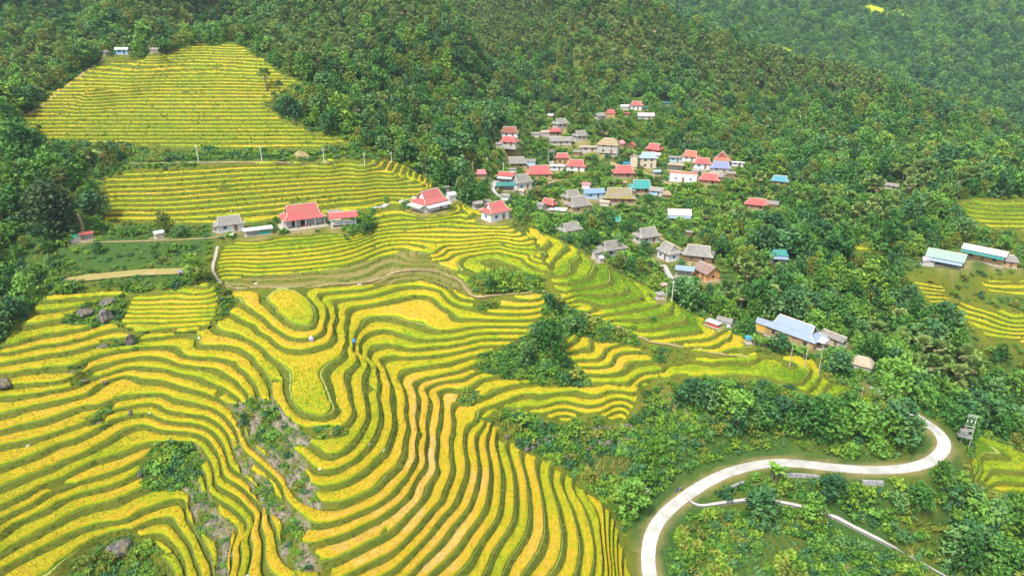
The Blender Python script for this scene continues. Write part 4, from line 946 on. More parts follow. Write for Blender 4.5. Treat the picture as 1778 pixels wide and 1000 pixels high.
def palm(seed, tall=.62, nf=26, dry=9):
    rg = np.random.default_rng(seed); tb, cb, db = TriBag(), TriBag(), TriBag()
    lx = rg.normal() * .03; tb.add(limb([(0, 0, -.06), (lx * .4, 0, tall * .5), (lx, 0, tall)], [.026, .020, .022]), .4); top = np.array([lx, 0, tall])
    def fan(d, L, r, bag, tint, droop):
        d = d / np.linalg.norm(d); side = np.cross(d, [0, 0, 1.0]); side /= np.linalg.norm(side) + 1e-9; nn = np.cross(side, d); root = top + d * L
        bag.add([[top, top + side * .006, root], ], tint); pts = []
        for k in range(9):
            a = math.radians(-115 + 230 * k / 8); p = root + (d * math.cos(a) + side * math.sin(a)) * r * (.8 + .3 * (k % 2)) - np.array([0, 0, droop * r * abs(math.sin(a / 2)) ]) + nn * 0.0
            pts.append(p)
        bag.add([[root, pts[k], pts[k + 1]] for k in range(8)], tint)
    for k in range(nf):
        el = math.radians(-15 + 95 * rg.random() ** .9); az = k * 2.4 + rg.random() * .5
        fan(np.array([math.cos(az) * math.cos(el), math.sin(az) * math.cos(el), math.sin(el)]), .13 + .05 * rg.random(), .105 + .03 * rg.random(), cb, rg.random(), .55)
    for k in range(dry):
        el = math.radians(-78 + 35 * rg.random()); az = rg.random() * 6.28
        fan(np.array([math.cos(az) * math.cos(el), math.sin(az) * math.cos(el), math.sin(el)]), .10 + .05 * rg.random(), .08 + .03 * rg.random(), db, rg.random(), .9)
    return tb, cb, db
def banana(seed, nf=9, stems=3):
    rg = np.random.default_rng(seed); tb, cb = TriBag(), TriBag()
    for s_ in range(stems):
        bx, by = (rg.random(2) - .5) * .7 * (s_ > 0); hgt = .45 + .2 * rg.random(); tb.add(limb([(bx, by, -.05), (bx, by, hgt)], [.045, .03], 5), .5)
        for k in range(nf):
            az = k * 2.4 + rg.random(); el = math.radians(35 + 45 * rg.random()); L = .55 + .25 * rg.random(); d = np.array([math.cos(az), math.sin(az), 0]); sd_ = np.array([-math.sin(az), math.cos(az), 0]); prev = None
            for j in range(5):
                f = j / 4; p = np.array([bx, by, hgt]) + d * L * f * math.cos(el) + np.array([0, 0, L * f * math.sin(el) - .55 * L * f * f]); wv = .095 * math.sin(math.pi * min(1, .12 + f * .86)); cur = (p - sd_ * wv - [0, 0, wv * .4], p, p + sd_ * wv - [0, 0, wv * .4])
                if prev: cb.add([[prev[0], prev[1], cur[1]], [prev[0], cur[1], cur[0]], [prev[1], prev[2], cur[2]], [prev[1], cur[2], cur[1]]], rg.random())
                prev = cur
    return tb, cb
def shrub(seed, nq=110, q=.16, h=.6):
    rg = np.random.default_rng(seed); cb = TriBag()
    for k in range(5):
        c = np.array([*(rg.random(2) - .5) * 1.0, h * (.35 + .3 * rg.random())]); m = nq // 5; d = rg.normal(size=(m, 3)); d[:, 2] = np.abs(d[:, 2]); d /= np.linalg.norm(d, axis=1)[:, None]
        cb.add(leafquads(rg, c + d * (.38 * (.6 + .5 * rg.random(m)))[:, None] * [1, 1, h * 1.2] - [0, 0, .15], q), np.tile(np.clip(rg.random() * .5 + .5 * rg.random(m), 0, 1), 2))
    return cb
def grasstuft(seed, n=26, h=.5):
    rg = np.random.default_rng(seed); cb = TriBag(); an = rg.random(n) * 6.28; r = rg.random(n) * .35; b = np.stack([np.cos(an) * r, np.sin(an) * r, 0 * r - .05], 1); l = rg.normal(size=(n, 3)) * .28; l[:, 2] = h * (.5 + .6 * rg.random(n)); w_ = np.stack([-np.sin(an), np.cos(an), 0 * an], 1) * .05
    cb.add(np.stack([b - w_, b + w_, b + l], 1), rg.random(n)); return cb

LIB = bpy.data.collections.new('plant_library')       # sources for the scattered masses; not linked to the scene
def lib_mesh(bags, mats, name):
    T_ = TriBag()
    for i, b in enumerate(bags):
        for t_, c_ in zip(b.t, b.c): T_.add(t_, c_, i)
    return T_.mesh(name, mats)
BL = [broadleaf(11), broadleaf(12, .36, 9, 430), broadleaf(13, .48, 7, 400, .07, .3), broadleaf(14, .40, 9, 460, .055, .15), broadleaf(15, .30, 8, 380, .055, .12, .5), broadleaf(16, .46, 10, 480, .065, .35)]
BLM = [M_LEAF, M_LEAF, M_LEAF2, M_SHRUB, M_LEAF2, M_LEAF]
PM = [palm(21), palm(22, .55, 24, 12), palm(23, .68, 28, 8)]
BN = [banana(31), banana(32, 8, 2), banana(33, 10, 4)]
SH = [shrub(41), shrub(42, 120, .14, .8), shrub(43, 100, .18, .45)]
GT = [grasstuft(51), grasstuft(52, 30, .7)]
def subset(name, entries):
    c = bpy.data.collections.new(name)
    for i, (bags, mats) in enumerate(entries):
        o = bpy.data.objects.new('%s_%02d' % (name, i), lib_mesh(bags, mats, name)); c.objects.link(o)
    return c
C_BROAD = subset('broadleaf_kinds', [([b[0], b[1]], [M_TRUNK, m]) for b, m in zip(BL, BLM)] + [([BL[1][0], BL[1][1]], [M_TRUNK, M_DRYLEAF])])
C_PALM = subset('palm_kinds', [([p[0], p[1], p[2]], [M_PTRUNK, M_PALM, M_PALMDRY]) for p in PM])
C_BAN = subset('banana_kinds', [([b[0], b[1]], [M_TRUNK, M_BANANA]) for b in BN])
C_SHRUB = subset('shrub_kinds', [([s_], [m]) for s_, m in ((SH[0], M_SHRUB), (SH[1], M_SHRUB), (SH[2], M_LEAF), (SH[0], M_LEAF2), (SH[1], M_DRYLEAF), (GT[0], M_SHRUB), (GT[1], M_CORN))])
C_GRASS = subset('grass_kinds', [([GT[0]], [M_SHRUB]), ([GT[1]], [M_SHRUB]), ([GT[0]], [M_CORN]), ([GT[1]], [M_DRYLEAF])])
C_STRAW = subset('straw_kinds', [([GT[0]], [M_STRAW]), ([GT[1]], [M_STRAW]), ([SH[2]], [M_SHRUB])])
C_CORN = subset('corn_kinds', [([GT[1]], [M_CORN])])
C_VEG = subset('vegetable_kinds', [([SH[2]], [M_LEAF2])])

def scatter(name, coll, P, rot, scl, idx):
    """one object: plants of one kind standing at many points"""
    me = bpy.data.meshes.new(name); n = len(P); me.vertices.add(n); me.vertices.foreach_set('co', np.asarray(P, np.float32).ravel())
    for an_, ty, val in (('turn', 'FLOAT', rot), ('size', 'FLOAT', scl), ('kind_index', 'INT', idx)):
        at = me.attributes.new(an_, ty, 'POINT'); at.data.foreach_set('value', np.asarray(val, np.float32 if ty == 'FLOAT' else np.int32))
    o = link(name, me, kind='stuff'); ng = bpy.data.node_groups.new(name, 'GeometryNodeTree')
    ng.interface.new_socket('Geometry', in_out='INPUT', socket_type='NodeSocketGeometry'); ng.interface.new_socket('Geometry', in_out='OUTPUT', socket_type='NodeSocketGeometry')
    N = ng.nodes; gi = N.new('NodeGroupInput'); go = N.new('NodeGroupOutput'); m2p = N.new('GeometryNodeMeshToPoints'); iop = N.new('GeometryNodeInstanceOnPoints'); ci = N.new('GeometryNodeCollectionInfo')
    ci.inputs['Collection'].default_value = coll; ci.inputs['Separate Children'].default_value = True; ci.inputs['Reset Children'].default_value = True; iop.inputs['Pick Instance'].default_value = True
    def attr(nm, ty):
        a = N.new('GeometryNodeInputNamedAttribute'); a.data_type = ty; a.inputs['Name'].default_value = nm; return [s for s in a.outputs if s.enabled][0]
    L = ng.links; L.new(gi.outputs[0], m2p.inputs[0]); L.new(m2p.outputs[0], iop.inputs['Points']); L.new(ci.outputs[0], iop.inputs['Instance']); L.new(attr('kind_index', 'INT'), iop.inputs['Instance Index'])
    cx_ = N.new('ShaderNodeCombineXYZ'); L.new(attr('turn', 'FLOAT'), cx_.inputs[2]); L.new(cx_.outputs[0], iop.inputs['Rotation']); cs = N.new('ShaderNodeCombineXYZ'); s_ = attr('size', 'FLOAT')
    for i in range(3): L.new(s_, cs.inputs[i])
    L.new(cs.outputs[0], iop.inputs['Scale']); L.new(iop.outputs[0], go.inputs[0])
    md = o.modifiers.new('scatter', 'NODES'); md.node_group = ng; return o

# ---- where plants stand
ZONE = sighted({
 'palm_top': [(210,-60),(900,-60),(900,30),(700,60),(640,110),(560,150),(500,120),(440,90),(350,68),(270,60)],
 'palm_ridge': [(840,-40),(960,10),(1150,60),(1300,98),(1500,138),(1520,170),(1300,160),(1100,140),(950,100),(800,60)],
 'palm_left': [(100,130),(60,170),(0,120),(60,60),(150,90)],
 'palm_right': [(1500,560),(1620,590),(1720,600),(1720,700),(1640,700),(1560,660),(1500,640)],
 'palm_mid': [(1480,330),(1420,380),(1560,400),(1560,330)], 'palm_vill': [(1230,470),(1330,480),(1330,540),(1240,530)],
 'banana_1': [(1060,290),(1180,320),(1300,330),(1260,410),(1150,410),(1040,380),(1040,330)], 'banana_2': [(1180,490),(1300,470),(1360,520),(1250,540)], 'banana_3': [(1290,575),(1330,585),(1420,612),(1430,622),(1330,616)],
 'banana_4': [(980,300),(1080,310),(1060,340),(980,330)], 'banana_5': [(1240,310),(1340,330),(1330,350),(1240,345)],
 'open_1': [(1120,660),(1180,690),(1230,760),(1260,800),(1120,860),(1080,890),(1030,850),(905,778),(870,735),(950,722),(1100,715)],
 'open_2': [(1120,1100),(1130,900),(1220,840),(1340,830),(1480,860),(1560,900),(1640,960),(1778,1100)],
 'open_3': [(100,505),(75,515),(110,430),(140,418),(380,412),(385,490)], 'open_4': [(220,250),(620,252),(700,285),(230,300)],
 'loop_in': [(1170,640),(1330,650),(1500,700),(1610,745),(1600,795),(1500,806),(1320,785),(1240,740),(1180,700)],
 'village': [(840,290),(880,230),(960,200),(1080,180),(1160,180),(1290,280),(1360,330),(1340,370),(1250,420),(1250,480),(1150,500),(1000,410),(900,390),(820,350)],
 'corn': [(1010,800),(1040,788),(1100,795),(1098,822),(1050,826),(1008,826)], 'veg': [(1270,962),(1330,925),(1420,935),(1400,962),(1310,985)],
 'dark_tree': [(60,300),(140,300),(140,410),(60,410)],
 'bush_rows': [(120,455),(250,428),(350,430),(350,452),(240,462)],
 'right_open': [(1560,450),(1800,440),(1800,520),(1700,600),(1600,520)],
})
def zin(k, x, y): return sdf(ZONE[k], x, y, 3.0)
def in_view(x, y, z, mu=140, mv=90):
    u_, v_, zc_ = to_px(x, y, z); return (u_ > -mu) & (u_ < 1778 + mu) & (v_ > -mv - 60) & (v_ < 1000 + mv + 60) & (zc_ > 20)
def jitter(x0, x1, y0, y1, d):
    gx, gy = np.meshgrid(np.arange(x0, x1, d), np.arange(y0, y1, d)); gx = gx.ravel() + (RNG.random(gx.size) - .5) * d * .95; gy = gy.ravel() + (RNG.random(gy.size) - .5) * d * .95
    gz = hbase(gx, gy); m = in_view(gx, gy, gz); return gx[m], gy[m], gz[m]
HUV = []
for s_, p_ in zip(HOUSES, PADS):
    zc_ = to_px(np.array(p_[0]), np.array(p_[1]), np.array(p_[2]))[2]; HUV.append((s_[0], s_[1], s_[2] * .56, s_[2] * .50 + 3.8 * F_PX / float(zc_) * .6, float(zc_)))
HUV = np.array(HUV)
def hides_house(x, y, z, h, r):
    """does a plant of height h and crown radius r stand in front of a building"""
    u_, v0, zc_ = to_px(x, y, z); _, v1, _ = to_px(x, y, z + h); rp = r * F_PX / zc_; bad = np.zeros(len(x), bool)
    for U, Vb, hw, up, zz in HUV:
        bad |= (np.abs(u_ - U) < hw * .9 + rp * .6) & (v1 < Vb - up * .22) & (v0 > Vb - up) & (zc_ < zz + 1)
    return bad

X1, Y1, Z1 = jitter(-330, 360, 40, 640, 4.3)
mt1 = terrace_mask(X1, Y1); hol = np.full(len(X1), -9.0)
rdd = road_dist(X1, Y1); pdd = pad_dist(X1, Y1); pnd = sdf(POND, X1, Y1)
opn = np.max([zin(k_, X1, Y1) for k_ in ('open_1', 'open_2', 'open_3', 'open_4', 'corn', 'veg', 'right_open')], 0)
ok = (mt1 < -1.5) & (rdd > 4.5) & (pdd > 2.2) & (pnd < -1)
path_w = {k_: None for k_ in PATHS}
for k_, (wd_, pp_) in PATHS.items():
    c_ = curve(pp_, 5); a_, b_, z_ = ground_at(c_[:, 0], c_[:, 1]); path_w[k_] = resample(np.stack([a_, b_, z_], 1), .8)
    m_ = (X1 > a_.min() - 5) & (X1 < a_.max() + 5) & (Y1 > b_.min() - 5) & (Y1 < b_.max() + 5)
    if m_.any(): dd = np.sqrt(((X1[m_][:, None] - path_w[k_][None, :, 0]) ** 2 + (Y1[m_][:, None] - path_w[k_][None, :, 1]) ** 2).min(1)); ok[np.where(m_)[0][dd < wd_ * .5 + 1.2]] = False
ok &= ~((opn > 0) & (RNG.random(len(X1)) > .06))
vil = zin('village', X1, Y1) > 0; ok &= ~(vil & (RNG.random(len(X1)) > .72))
for k_ in ('lower', 'trail', 'ridge', 'stony', 'ramp', 'house', 'village', 'yard', 'stream'):
    w_ = path_w[k_]; _u, _v, _z = to_px(w_[:, 0], w_[:, 1], w_[:, 2] + .1); _iu = ((_u + 20) / 4).astype(int); _iv = ((_v + 20) / 4).astype(int); _m = (_iu >= 0) & (_iu < 460) & (_iv >= 0) & (_iv < 270)
    np.maximum.at(RBUF, (_iv[_m], _iu[_m]), _z[_m])
_pp = POND.mean(0) + (POND[None, :, :] - POND.mean(0)) * np.linspace(0, 1, 6)[:, None, None]; _pp = _pp.reshape(-1, 2); _u, _v, _z = to_px(_pp[:, 0], _pp[:, 1], np.full(len(_pp), POND_Z + .1)); _iu = ((_u + 20) / 4).astype(int); _iv = ((_v + 20) / 4).astype(int)
for _k in (-1, 0, 1): np.maximum.at(RBUF, (_iv, _iu + _k), _z)
X1, Y1, Z1, vil, opn = X1[ok], Y1[ok], Z1[ok], vil[ok], opn[ok]; n1 = len(X1)
Ht = 4.6 + 4.2 * RNG.random(n1) ** 1.5 + (noise(X1, Y1, 40, 4) - .4) * 3.0 + (noise(X1, Y1, 9, 14) - .45) * 4.0 + 4.5 * (RNG.random(n1) > .95); Ht *= np.where(vil, .62, 1.0) * np.where(opn > 0, .55, 1); Ht = np.clip(Ht, 2.2, 14)
pz = np.zeros(n1)
for k_, pr in (('palm_top', .60), ('palm_ridge', .80), ('palm_left', .4), ('palm_right', .6), ('palm_mid', .4), ('palm_vill', .4)): pz = np.maximum(pz, np.where(zin(k_, X1, Y1) > -1, pr, 0))
pz = np.maximum(pz, (.05 + .15 * (noise(X1, Y1, 30, 71) > .6)) * (Y1 > 195)); is_palm = (RNG.random(n1) < pz) & (opn < 0)
bz = np.max([zin(k_, X1, Y1) for k_ in ('banana_1', 'banana_2', 'banana_3', 'banana_4', 'banana_5')], 0); is_ban = ((RNG.random(n1) < np.where(bz > 0, .75, np.where(vil, .22, .02)))) & ~is_palm
Ht[is_palm] = 7.5 + 3.5 * RNG.random(is_palm.sum()); Ht[is_ban] = 3.0 + 1.4 * RNG.random(is_ban.sum())
for _ in range(3):       # lower whatever would hide a building or the rice behind it
    cr = Ht * .36; bad = hides_house(X1, Y1, Z1, Ht, cr) | hides_rice(X1, Y1, Z1 + Ht) | hides_rice(X1, Y1, Z1 + Ht * .6); Ht = np.where(bad & ~is_palm, Ht * .68, Ht)
cr = Ht * .36; bad = hides_house(X1, Y1, Z1, Ht, cr) | hides_rice(X1, Y1, Z1 + Ht) | hides_rice(X1, Y1, Z1 + Ht * .5) | hides_rice(X1, Y1, Z1 + Ht * .8)
g = ~bad | ((RNG.random(n1) < .10) & (Ht < 3)); X1, Y1, Z1, Ht, is_palm, is_ban = [a[g] for a in (X1, Y1, Z1, Ht, is_palm, is_ban)]
# extra planted ones the photograph shows alone: (u, v, kind, height)
SOLO = [(463,158,'palm',10.5),(487,165,'palm',7),(478,182,'palm',5.5),(100,405,'dark',15),(78,398,'dark',12),(118,396,'dark',11),(411,400,'palm',3.6),(1340,835,'banana',5.2),(1312,838,'banana',2.6),(440,712,'broad',3.2),(425,735,'broad',2.8),(1495,760,'broad',9),(1400,750,'broad',9),(1430,745,'broad',8.5),(1350,742,'broad',8),(1540,770,'broad',8),(1320,720,'broad',6.5),(1470,725,'broad',7),(1550,772,'broad',5.0),
 (968,545,'dark',3.2),(955,530,'broad',3.2),(1000,565,'broad',3.5),(1060,580,'broad',3.0),(1075,440,'conifer',7),(1190,520,'conifer',6.5),(1410,900,'broad',6),(1440,870,'broad',6.5),(1480,880,'broad',6),(1560,890,'broad',5),
 (1135,560,'broad',2.0),(900,640,'broad',2.4),(925,632,'dark',3.0),(945,645,'broad',2.4),(1520,674,'broad',3.0),(1508,668,'broad',2.6),(1530,668,'broad',2.6),(875,655,'broad',3.0),(965,655,'broad',3.0),(985,665,'broad',2.6),(905,660,'broad',3.0),(1310,600,'banana',3.2),(1330,605,'banana',3.2),(1350,612,'banana',3.4),(1395,625,'banana',4.0),(1375,615,'banana',3.4),(640,395,'broad',4.2),(632,402,'broad',3.2),(480,390,'broad',2.6),(670,352,'broad',2.6),(1290,905,'broad',2.8),(1240,925,'broad',3),(1180,940,'broad',2.5)]
_s = np.array([(a, b) for a, b, _, _ in SOLO], float); SX, SY, SZ = ground_at(_s[:, 0], _s[:, 1])

def px_size(x, y, z, h):
    u_, v_, zc_ = to_px(x, y, z + h * .5); s_ = h * F_PX / zc_; s_[(u_ < -10) | (u_ > 1788) | (v_ < -10) | (v_ > 1010)] = 0; return s_
def tree_parts(bags, mats, names):
    return [(nm, b.mesh(nm, [m])) for nm, b, m in zip(names, bags, mats)]
P_BROAD = [tree_parts(b, (M_TRUNK, m), ('trunk', 'crown')) for b, m in zip(BL, BLM)] + [tree_parts(broadleaf(61, .30, 12, 900, .045, .10), (M_TRUNK, M_DARKLEAF), ('trunk', 'crown')), tree_parts(broadleaf(62, .16, 10, 500, .045, .06, .6), (M_TRUNK, M_LEAF2), ('trunk', 'crown'))]
P_PALM = [tree_parts(p, (M_PTRUNK, M_PALM, M_PALMDRY), ('trunk', 'crown', 'dead_fronds')) for p in PM]
P_BAN = [tree_parts(b, (M_TRUNK, M_BANANA), ('stem', 'leaves')) for b in BN]
ONE_PALM = [o.data for o in C_PALM.objects]; ONE_BROAD = [o.data for o in C_BROAD.objects]; ONE_BAN = [o.data for o in C_BAN.objects]
KINDW = ['round crowned', 'slender', 'broad spreading', 'bushy pale green', 'narrow bluish green', 'large loose crowned']
PALMW = ['tall fan palm', 'short thick headed fan palm', 'tallest kind of fan palm']
BANW = ['banana clump of three stems', 'banana pair with few leaves', 'full banana clump of four stems']
def where_word(u, v):
    if u < 240 and v > 200: return 'the wood left of the golden terraces', 'left'
    if v < 260 and u < 720: return 'the slope around the top left terraced hill', 'top'
    if 1080 < u < 1660 and 620 < v < 830: return 'the bank inside the road bend', 'bend'
    if u > 1080 and v >= 800: return 'the slope below the road', 'below'
    if v < 200: return 'the palm ridge above the village', 'ridge'
    if u > 1240: return 'the wooded valley on the right', 'right'
    if u > 720 and v < 560: return 'the village slope', 'village'
    return 'the golden terraces', 'terr'
def plant(kind, x, y, z, h, u, v, small, k):
    rot = RNG.random() * 6.283; word, key = where_word(u, v)
    nm, lb, cat = {'palm': ('palm_tree', PALMW[k % 3] + ' on ' + word, 'palm'), 'banana': ('banana_plant', BANW[k % 3] + ' on ' + word, 'banana plant'),
                   'broad': ('broadleaf_tree', KINDW[k % 6] + ' tree on ' + word, 'tree'), 'dark': ('dark_tree', 'dense dark rounded tree on ' + word, 'tree'), 'conifer': ('slender_tree', 'tall narrow dark tree rising on ' + word, 'tree')}[kind]
    parts = {'palm': P_PALM, 'banana': P_BAN}.get(kind, P_BROAD); ones = {'palm': ONE_PALM, 'banana': ONE_BAN}.get(kind, ONE_BROAD)
    i = {'dark': 6, 'conifer': 7}.get(kind, k % (3 if kind in ('palm', 'banana') else 6))
    if small and i < 6:
        o = link(nm, ones[i], loc=(x, y, z))
    else:
        o = link(nm, None, loc=(x, y, z))
        for pn, me in parts[i]: link(pn, me, o)
    o.scale = (h * (1 + .25 * (RNG.random() - .5)),) * 2 + (h,); o.rotation_euler = (0, 0, rot)
    if kind == 'banana': o.scale = (h,) * 3
    tag(o, lb, cat, {'palm': 'fan palms on ', 'banana': 'banana clumps on '}.get(kind, 'dense dark trees on ' if kind == 'dark' else 'slender trees on ' if kind == 'conifer' else 'broadleaf trees on ') + word)
sz = px_size(X1, Y1, Z1, Ht); taken = np.zeros(len(X1), bool)
for kind, msk, lim, big in (('palm', is_palm, 290, 34), ('banana', is_ban, 280, 26), ('broad', ~is_palm & ~is_ban, 262, 30)):
    ii = np.where(msk & (sz > 5))[0]; ii = ii[np.argsort(-sz[ii])][:lim]; taken[ii] = True
    uu, vv, _ = to_px(X1[ii], Y1[ii], Z1[ii])
    for j, i in enumerate(ii): plant(kind, X1[i], Y1[i], Z1[i] - .1, Ht[i], uu[j], vv[j], sz[i] < big, j)
for (u_, v_, kd, h_), a_, b_, c_, j in zip(SOLO, SX, SY, SZ, range(99)): plant(kd, a_, b_, c_ - .1, h_, u_, v_, False, j)
rest = ~taken
def put(name, coll, nk, m, hs): scatter(name, coll, np.stack([X1[m], Y1[m], Z1[m] - .15], 1), RNG.random(m.sum()) * 6.28, hs[m], RNG.integers(0, nk, m.sum()))
put('palm_forest', C_PALM, 3, rest & is_palm, Ht); put('banana_thicket', C_BAN, 3, rest & is_ban, Ht); put('broadleaf_forest', C_BROAD, 7, rest & ~is_palm & ~is_ban, Ht)
# the far mountain
Xf, Yf, Zf = jitter(-700, 1250, 560, 1650, 8.5)
m_ = ~((Xf < 345) & (Yf < 640) & (Xf > -330)); m_ &= np.max([sdf(SG[k_], Xf, Yf) for k_ in FAR_RICE], 0) < 2
m_ |= False; Xf, Yf, Zf = Xf[m_], Yf[m_], Zf[m_]
hf = 8 + 5 * RNG.random(len(Xf)); hf *= .8 + .5 * noise(Xf, Yf, 60, 6)
scatter('mountain_forest', C_BROAD, np.stack([Xf, Yf, Zf - .6], 1), RNG.random(len(Xf)) * 6.28, hf * 1.15, np.where(noise(Xf, Yf, 45, 2) > .6, RNG.integers(0, 6, len(Xf)), RNG.integers(0, 3, len(Xf))))
print('forest', len(X1), 'far', len(Xf))

# undergrowth: low shrubs and tall grass wherever there is neither rice, road nor yard
def under(x0, x1, y0, y1, d, zc_lo, zc_hi):
    a, b, c = jitter(x0, x1, y0, y1, d); zc_ = to_px(a, b, c)[2]; m = (zc_ >= zc_lo) & (zc_ < zc_hi); a, b, c = a[m], b[m], c[m]
    return a, b, c
UX, UY = [], []
for args in ((-160, 200, 50, 260, .95, 0, 175), (-330, 345, 130, 470, 2.0, 175, 430)):
    a, b, c = under(*args); UX.append(a); UY.append(b)
UX = np.concatenate(UX); UY = np.concatenate(UY)
rcf = np.minimum(union(NEAR_KEYS, UX, UY), -holes(UX, UY)); rr = road_dist(UX, UY); pp = pad_dist(UX, UY); ok = (rcf < -.4) & (rr > 2.9) & (pp > .3) & (sdf(POND, UX, UY) < .1) & (zin('corn', UX, UY) < 0) & (zin('veg', UX, UY) < 0)
for k_, (wd_, pp_) in PATHS.items():
    w_ = path_w[k_]; m_ = np.where((UX > w_[:, 0].min() - 3) & (UX < w_[:, 0].max() + 3) & (UY > w_[:, 1].min() - 3) & (UY < w_[:, 1].max() + 3))[0]
    if len(m_): ok[m_[np.sqrt(((UX[m_][:, None] - w_[None, :, 0]) ** 2 + (UY[m_][:, None] - w_[None, :, 1]) ** 2).min(1)) < wd_ * .5 + .8]] = False
UX, UY, rr, rcf = UX[ok], UY[ok], rr[ok], rcf[ok]; UZ = ground_z(UX, UY)
dryz = np.max([sdf(SG['h_' + k_], UX, UY) for k_ in ('dead_upper', 'dead_lower', 'dead_left')], 0)
hs = (.55 + .75 * RNG.random(len(UX)) ** 2) * (.65 + .7 * noise(UX, UY, 9, 12)) * 2.0; hs *= np.where(rr < 4.5, .35, 1) * np.where(rcf > -1.5, .6, 1); hs *= np.where(zin('bush_rows', UX, UY) > 0, 1.4, 1) * np.where(UY > 230, 1.35, 1) * np.where(zin('open_3', UX, UY) > 0, .6, 1)
for _ in range(2): bad = hides_rice(UX, UY, UZ + hs * .8) | hides_house(UX, UY, UZ, hs, hs * .5); hs = np.where(bad, hs * .55, hs)
keep_ = ~(hides_rice(UX, UY, UZ + hs * .7) & (hs > .25)) & ((np.maximum(sdf(SG['bank_scar'], UX, UY), sdf(SG['low_scar'], UX, UY)) < 0) | (RNG.random(len(UX)) < .35)); UX, UY, UZ, hs, rr, rcf, dryz = [a_[keep_] for a_ in (UX, UY, UZ, hs, rr, rcf, dryz)]
kk = np.where(noise(UX, UY, 7, 21) > .55, RNG.integers(0, 4, len(UX)), RNG.integers(0, 7, len(UX))); kk = np.where(rr < 4.5, 5, kk)
s_ = dryz > -.3; pick = s_ & (noise(UX, UY, 3, 5) > .35)
scatter('undergrowth', C_SHRUB, np.stack([UX, UY, UZ - .05], 1)[~pick], RNG.random((~pick).sum()) * 6.28, hs[~pick], kk[~pick])
print('undergrowth', len(UX))
# dead pale grass in the gullies
def polyscatter(name, coll, nk, keys, dens, lo, hi, src=SG, cond=None):
    out = []
    for k_ in keys:
        po = src[k_]; a0, b0 = po.min(0); a1, b1 = po.max(0); n_ = int((a1 - a0) * (b1 - b0) * dens); px_ = a0 + (a1 - a0) * RNG.random(n_); py_ = b0 + (b1 - b0) * RNG.random(n_); m = sdf(po, px_, py_) > -.2; out.append(np.stack([px_[m], py_[m]], 1))
    q_ = np.concatenate(out)
    if cond is not None: q_ = q_[cond(q_[:, 0], q_[:, 1])]
    z_ = ground_z(q_[:, 0], q_[:, 1]); s_ = lo + (hi - lo) * RNG.random(len(q_)); return scatter(name, coll, np.concatenate([q_, z_[:, None] - .03], 1), RNG.random(len(q_)) * 6.28, s_, RNG.integers(0, nk, len(q_)))
polyscatter('dead_grass', C_STRAW, 2, ['h_dead_upper', 'h_dead_lower', 'h_dead_left'], 8.0, .35, .85, cond=lambda a, b: noise(a, b, 2.2, 5) > .42)
polyscatter('weeds', C_SHRUB, 7, ['h_' + k_ for k_ in HOLES], 1.1, .45, 1.0)
polyscatter('bank_bushes', C_SHRUB, 4, ['h_bush_left', 'h_knoll_bush', 'h_hill_bush', 'h_path_bush', 'h_gully_1', 'h_house_shrub', 'h_rock_green'], 1.1, .7, 1.6)
polyscatter('corn_patch', C_CORN, 1, ['corn'], 3.0, 1.0, 1.6, ZONE)
def rows(a, b): return np.sin(a * 3.2 + b * 1.1) > -.1
polyscatter('vegetable_patch', C_VEG, 1, ['veg'], 3.5, .35, .6, ZONE, rows)
# grass on the terrace banks
gt_m = ~rice & (t.mean(1) > .55) & (mt.mean(1) > 0); ii = np.where(gt_m)[0]; tri_ = gxyz[ii]; cc = tri_.mean(1); zz = to_px(cc[:, 0], cc[:, 1], cc[:, 2])[2]
ar = .5 * np.linalg.norm(np.cross(tri_[:, 1] - tri_[:, 0], tri_[:, 2] - tri_[:, 0]), axis=1); cn = RNG.poisson(ar * np.clip(2.6 * (120 / zz) ** 2, .3, 3)); jj = np.repeat(np.arange(len(ii)), cn)
a_ = RNG.random(len(jj)); b_ = RNG.random(len(jj)); f_ = a_ + b_ > 1; a_[f_] = 1 - a_[f_]; b_[f_] = 1 - b_[f_]
Pg = tri_[jj, 0] + (tri_[jj, 1] - tri_[jj, 0]) * a_[:, None] + (tri_[jj, 2] - tri_[jj, 0]) * b_[:, None]; mv = in_view(Pg[:, 0], Pg[:, 1], Pg[:, 2], 30, 0); Pg = Pg[mv]
scatter('bank_grass', C_GRASS, Pg, RNG.random(len(Pg)) * 6.28, (.35 + .35 * RNG.random(len(Pg))) * np.clip(to_px(Pg[:, 0], Pg[:, 1], Pg[:, 2])[2] / 150, .8, 1.6), np.where(noise(Pg[:, 0], Pg[:, 1], 4, 3) > .55, 0, RNG.integers(0, 4, len(Pg))))
print('bank grass', len(Pg))

# ---------------------------------------------------------------- things people built
class MB:
    """collects faces, then links them as one mesh object"""
    def __init__(s): s.v = []; s.f = []
    def poly(s, pts):
        n = len(s.v); s.v += [tuple(p) for p in pts]; s.f.append(tuple(range(n, n + len(pts)))); return s
    def slab(s, pts, th):
        """a plate: outline on top, th thick underneath"""
        a = np.array(pts, float); n = np.cross(a[1] - a[0], a[2] - a[0]); n = n / (np.linalg.norm(n) + 1e-9)
        if n[2] < 0: a = a[::-1]; n = -n
        b = a - n * th; s.poly(a); s.poly(b[::-1]); k = len(a)
        for i in range(k): s.poly([a[i], b[i], b[(i + 1) % k], a[(i + 1) % k]])
        return s
    def box(s, x0, x1, y0, y1, z0, z1): return s.slab([(x0, y0, z1), (x1, y0, z1), (x1, y1, z1), (x0, y1, z1)], z1 - z0)
    def bar(s, p, q, r, seg=6, r2=None):
        t_ = limb([p, q], [r, r if r2 is None else r2], seg)
        for a in t_: s.poly(a)
        return s
    def out(s, name, mat, parent=None, smooth=False):
        me = bpy.data.meshes.new(name); me.from_pydata(s.v, [], s.f); me.materials.append(mat); me.update()
        if smooth:
            for p in me.polygons: p.use_smooth = True
        return link(name, me, parent)

